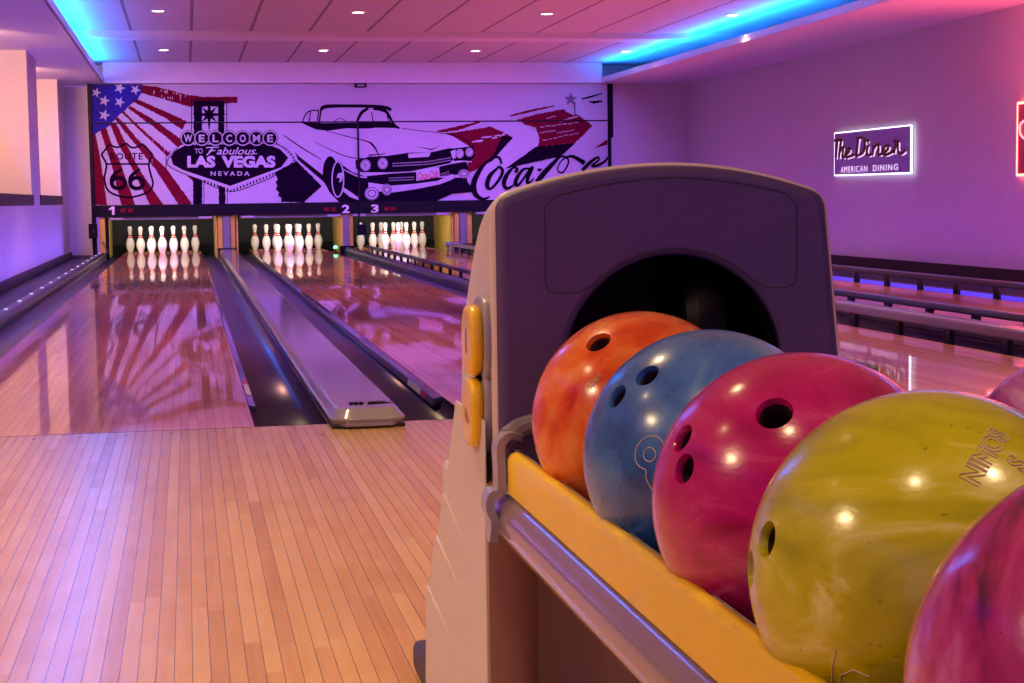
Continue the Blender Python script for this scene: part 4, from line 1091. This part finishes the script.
arc = [(535, 290), (500, 255), (450, 240), (390, 250), (335, 290), (298, 350), (295, 420), (310, 460), (350, 495), (390, 505), (400, 520), (400, 570), (415, 610), (440, 650), (470, 690)]
L1 = [on_ball(n0, e1, (p.x - 425) * k_, -(p.y - 387) * k_) for p in crom([(x, y, 0) for x, y in arc], 4)]
L2 = [on_ball(n0, e1, 55 * math.cos(a * math.pi / 12) * k_, 55 * math.sin(a * math.pi / 12) * k_) for a in range(24)]
engraving(b2_, [(L1, False), (L2, True)], .0004, label='thin engraved figure')
# scratches on the yellow ball
n0 = (-.80, -.50, -.33)
L1 = [on_ball(n0, (0, -1, .0), x, y) for x, y in ((-.004, -.014), (.002, -.002), (.010, .010))]
L2 = [on_ball(n0, (0, -1, .0), x, y) for x, y in ((.002, -.014), (.006, -.006), (.016, -.003), (.024, -.008))]
engraving(b4, [(L1, False), (L2, False)], .0004, label='pale scratches')

# ------------------------------------------------------------------ light
def area(name, loc, target, sx, sy, power, col, spread=180):
    l = bpy.data.lights.new(name, 'AREA'); l.shape = 'RECTANGLE'; l.size = sx; l.size_y = sy; l.energy = power; l.color = col; l.spread = math.radians(spread)
    o = bpy.data.objects.new(name, l); C.objects.link(o); o.location = loc
    d = Vector(target) - Vector(loc); o.rotation_euler = d.to_track_quat('-Z', 'Y').to_euler(); return o
def spot(name, loc, target, power, col, ang=70, blend=.6, r=.07):
    l = bpy.data.lights.new(name, 'SPOT'); l.energy = power; l.color = col; l.spot_size = math.radians(ang); l.spot_blend = blend; l.shadow_soft_size = r
    o = bpy.data.objects.new(name, l); C.objects.link(o); o.location = loc
    d = Vector(target) - Vector(loc); o.rotation_euler = d.to_track_quat('-Z', 'Y').to_euler(); return o
WARM = (1, .68, .37); BLUE = (.0, .17, 1); VIO = (.46, .20, 1); PINK = (1, .34, .48)
# warm downlights of the approach
for x, y, z, p in ((-1.5, -1.8, SOF, 105), (.10, -2.2, ZC, 180), (-1.0, -3.4, SOF, 120), (.10, -5.0, ZC, 36), (1.7, -5.1, ZC, 75), (.13, .2, ZC, 90), (2.1, -1.2, ZC, 110), (4.045, -.6, ZC, 260)):
    spot('approach_downlight', (x, y, z - .02), (x, y, 0), p, WARM, 100)
spot('rack_fill', (-1.9, -4.4, SOF - .02), (.75, -4.1, .45), 170, WARM, 60, .8, .22)  # side fill added to brighten balls, yellow rail and hood side
# lane downlights
for x in (.13, 2.10, 4.045, 6.04):
    for y, p in ((3.0, 104), (7.3, 96), (11.6, 100), (15.0, 40)): spot('lane_downlight', (x, y, ZC - .03), (x, y, 0), p * (.6 if x > 6 else 1), (1, .46, .33), 86 if y < 14 else 72)
# pin lights
for L in LX: area('pin_light', (L, 17.99, .56), (L, 18.62, .14), 1.1, .05, 7, (1, .93, .76), 120)
# violet wash on the mural, behind the ceiling lip
area('mural_wash', (2.7, 13.82, ZC - .03), (2.7, YP, .85), 6.6, .04, 66, (.34, .11, 1), 55)
# cove glow
area('cove_glow', (-.77, 9.6, SOF + .065), (-.74, 9.6, ZC), 15.8, .04, 270, BLUE, 170)
area('cove_glow', (6.27, 9.6, SOF + .065), (6.24, 9.6, ZC), 15.8, .04, 270, BLUE, 170)
# unseen low fill lights added behind the outer rails to tint walls and ceiling
area('deck_fill', (6.2, 9, -.07), (3.6, 9, ZC), 16, .04, 130, (1, .15, .42), 130)
area('deck_fill', (6.9, 9, -.07), (7.5, 9, 1.6), 16, .04, 26, (.56, .06, 1), 140)
area('deck_fill', (-.89, 9, -.035), (-1.25, 9, .9), 16, .03, 70, (.22, .10, 1), 150)
area('neon_fill', (XR - .07, 7.0, 1.16), (6.5, 6.8, 2.4), 1.8, .5, 60, (1, .10, .12))  # red fill light added at the sign to redden soffit and wall
# unseen warm fill lights added in the wall recesses for their peach faces
for y0, y1 in ((8.4, 12.6), (14.1, 17.0)): area('recess_fill', (-1.52, y1 - 2.0, SOF - .04), (-1.52, y1, 1.35), .3, .3, 32, (1, .44, .25), 110)
W = bpy.data.worlds.new('World'); S.world = W; W.use_nodes = True
W.node_tree.nodes['Background'].inputs[0].default_value = (.34, .11, .75, 1); W.node_tree.nodes['Background'].inputs[1].default_value = .8

# ------------------------------------------------------------------ camera
cd = bpy.data.cameras.new('Camera'); cam = bpy.data.objects.new('Camera', cd); C.objects.link(cam)
cd.sensor_width = 36; cd.sensor_fit = 'HORIZONTAL'; cd.lens = 1657.99272 / 1024 * 36; cd.clip_start = .02; cd.clip_end = 100
r = Vector((.98122126, -.19237675, -.01400059)); d = Vector((-.03034325, -.08226971, -.99614807)); w = Vector((.19048391, .97786649, -.08656212))
m = Matrix((r, -d, -w)).transposed().to_4x4(); m.translation = CAM; cam.matrix_world = m
S.camera = cam
S.view_settings.view_transform = 'Standard'; S.view_settings.look = 'None'; S.view_settings.exposure = 0; S.view_settings.gamma = 1; S.view_settings.use_curve_mapping = False
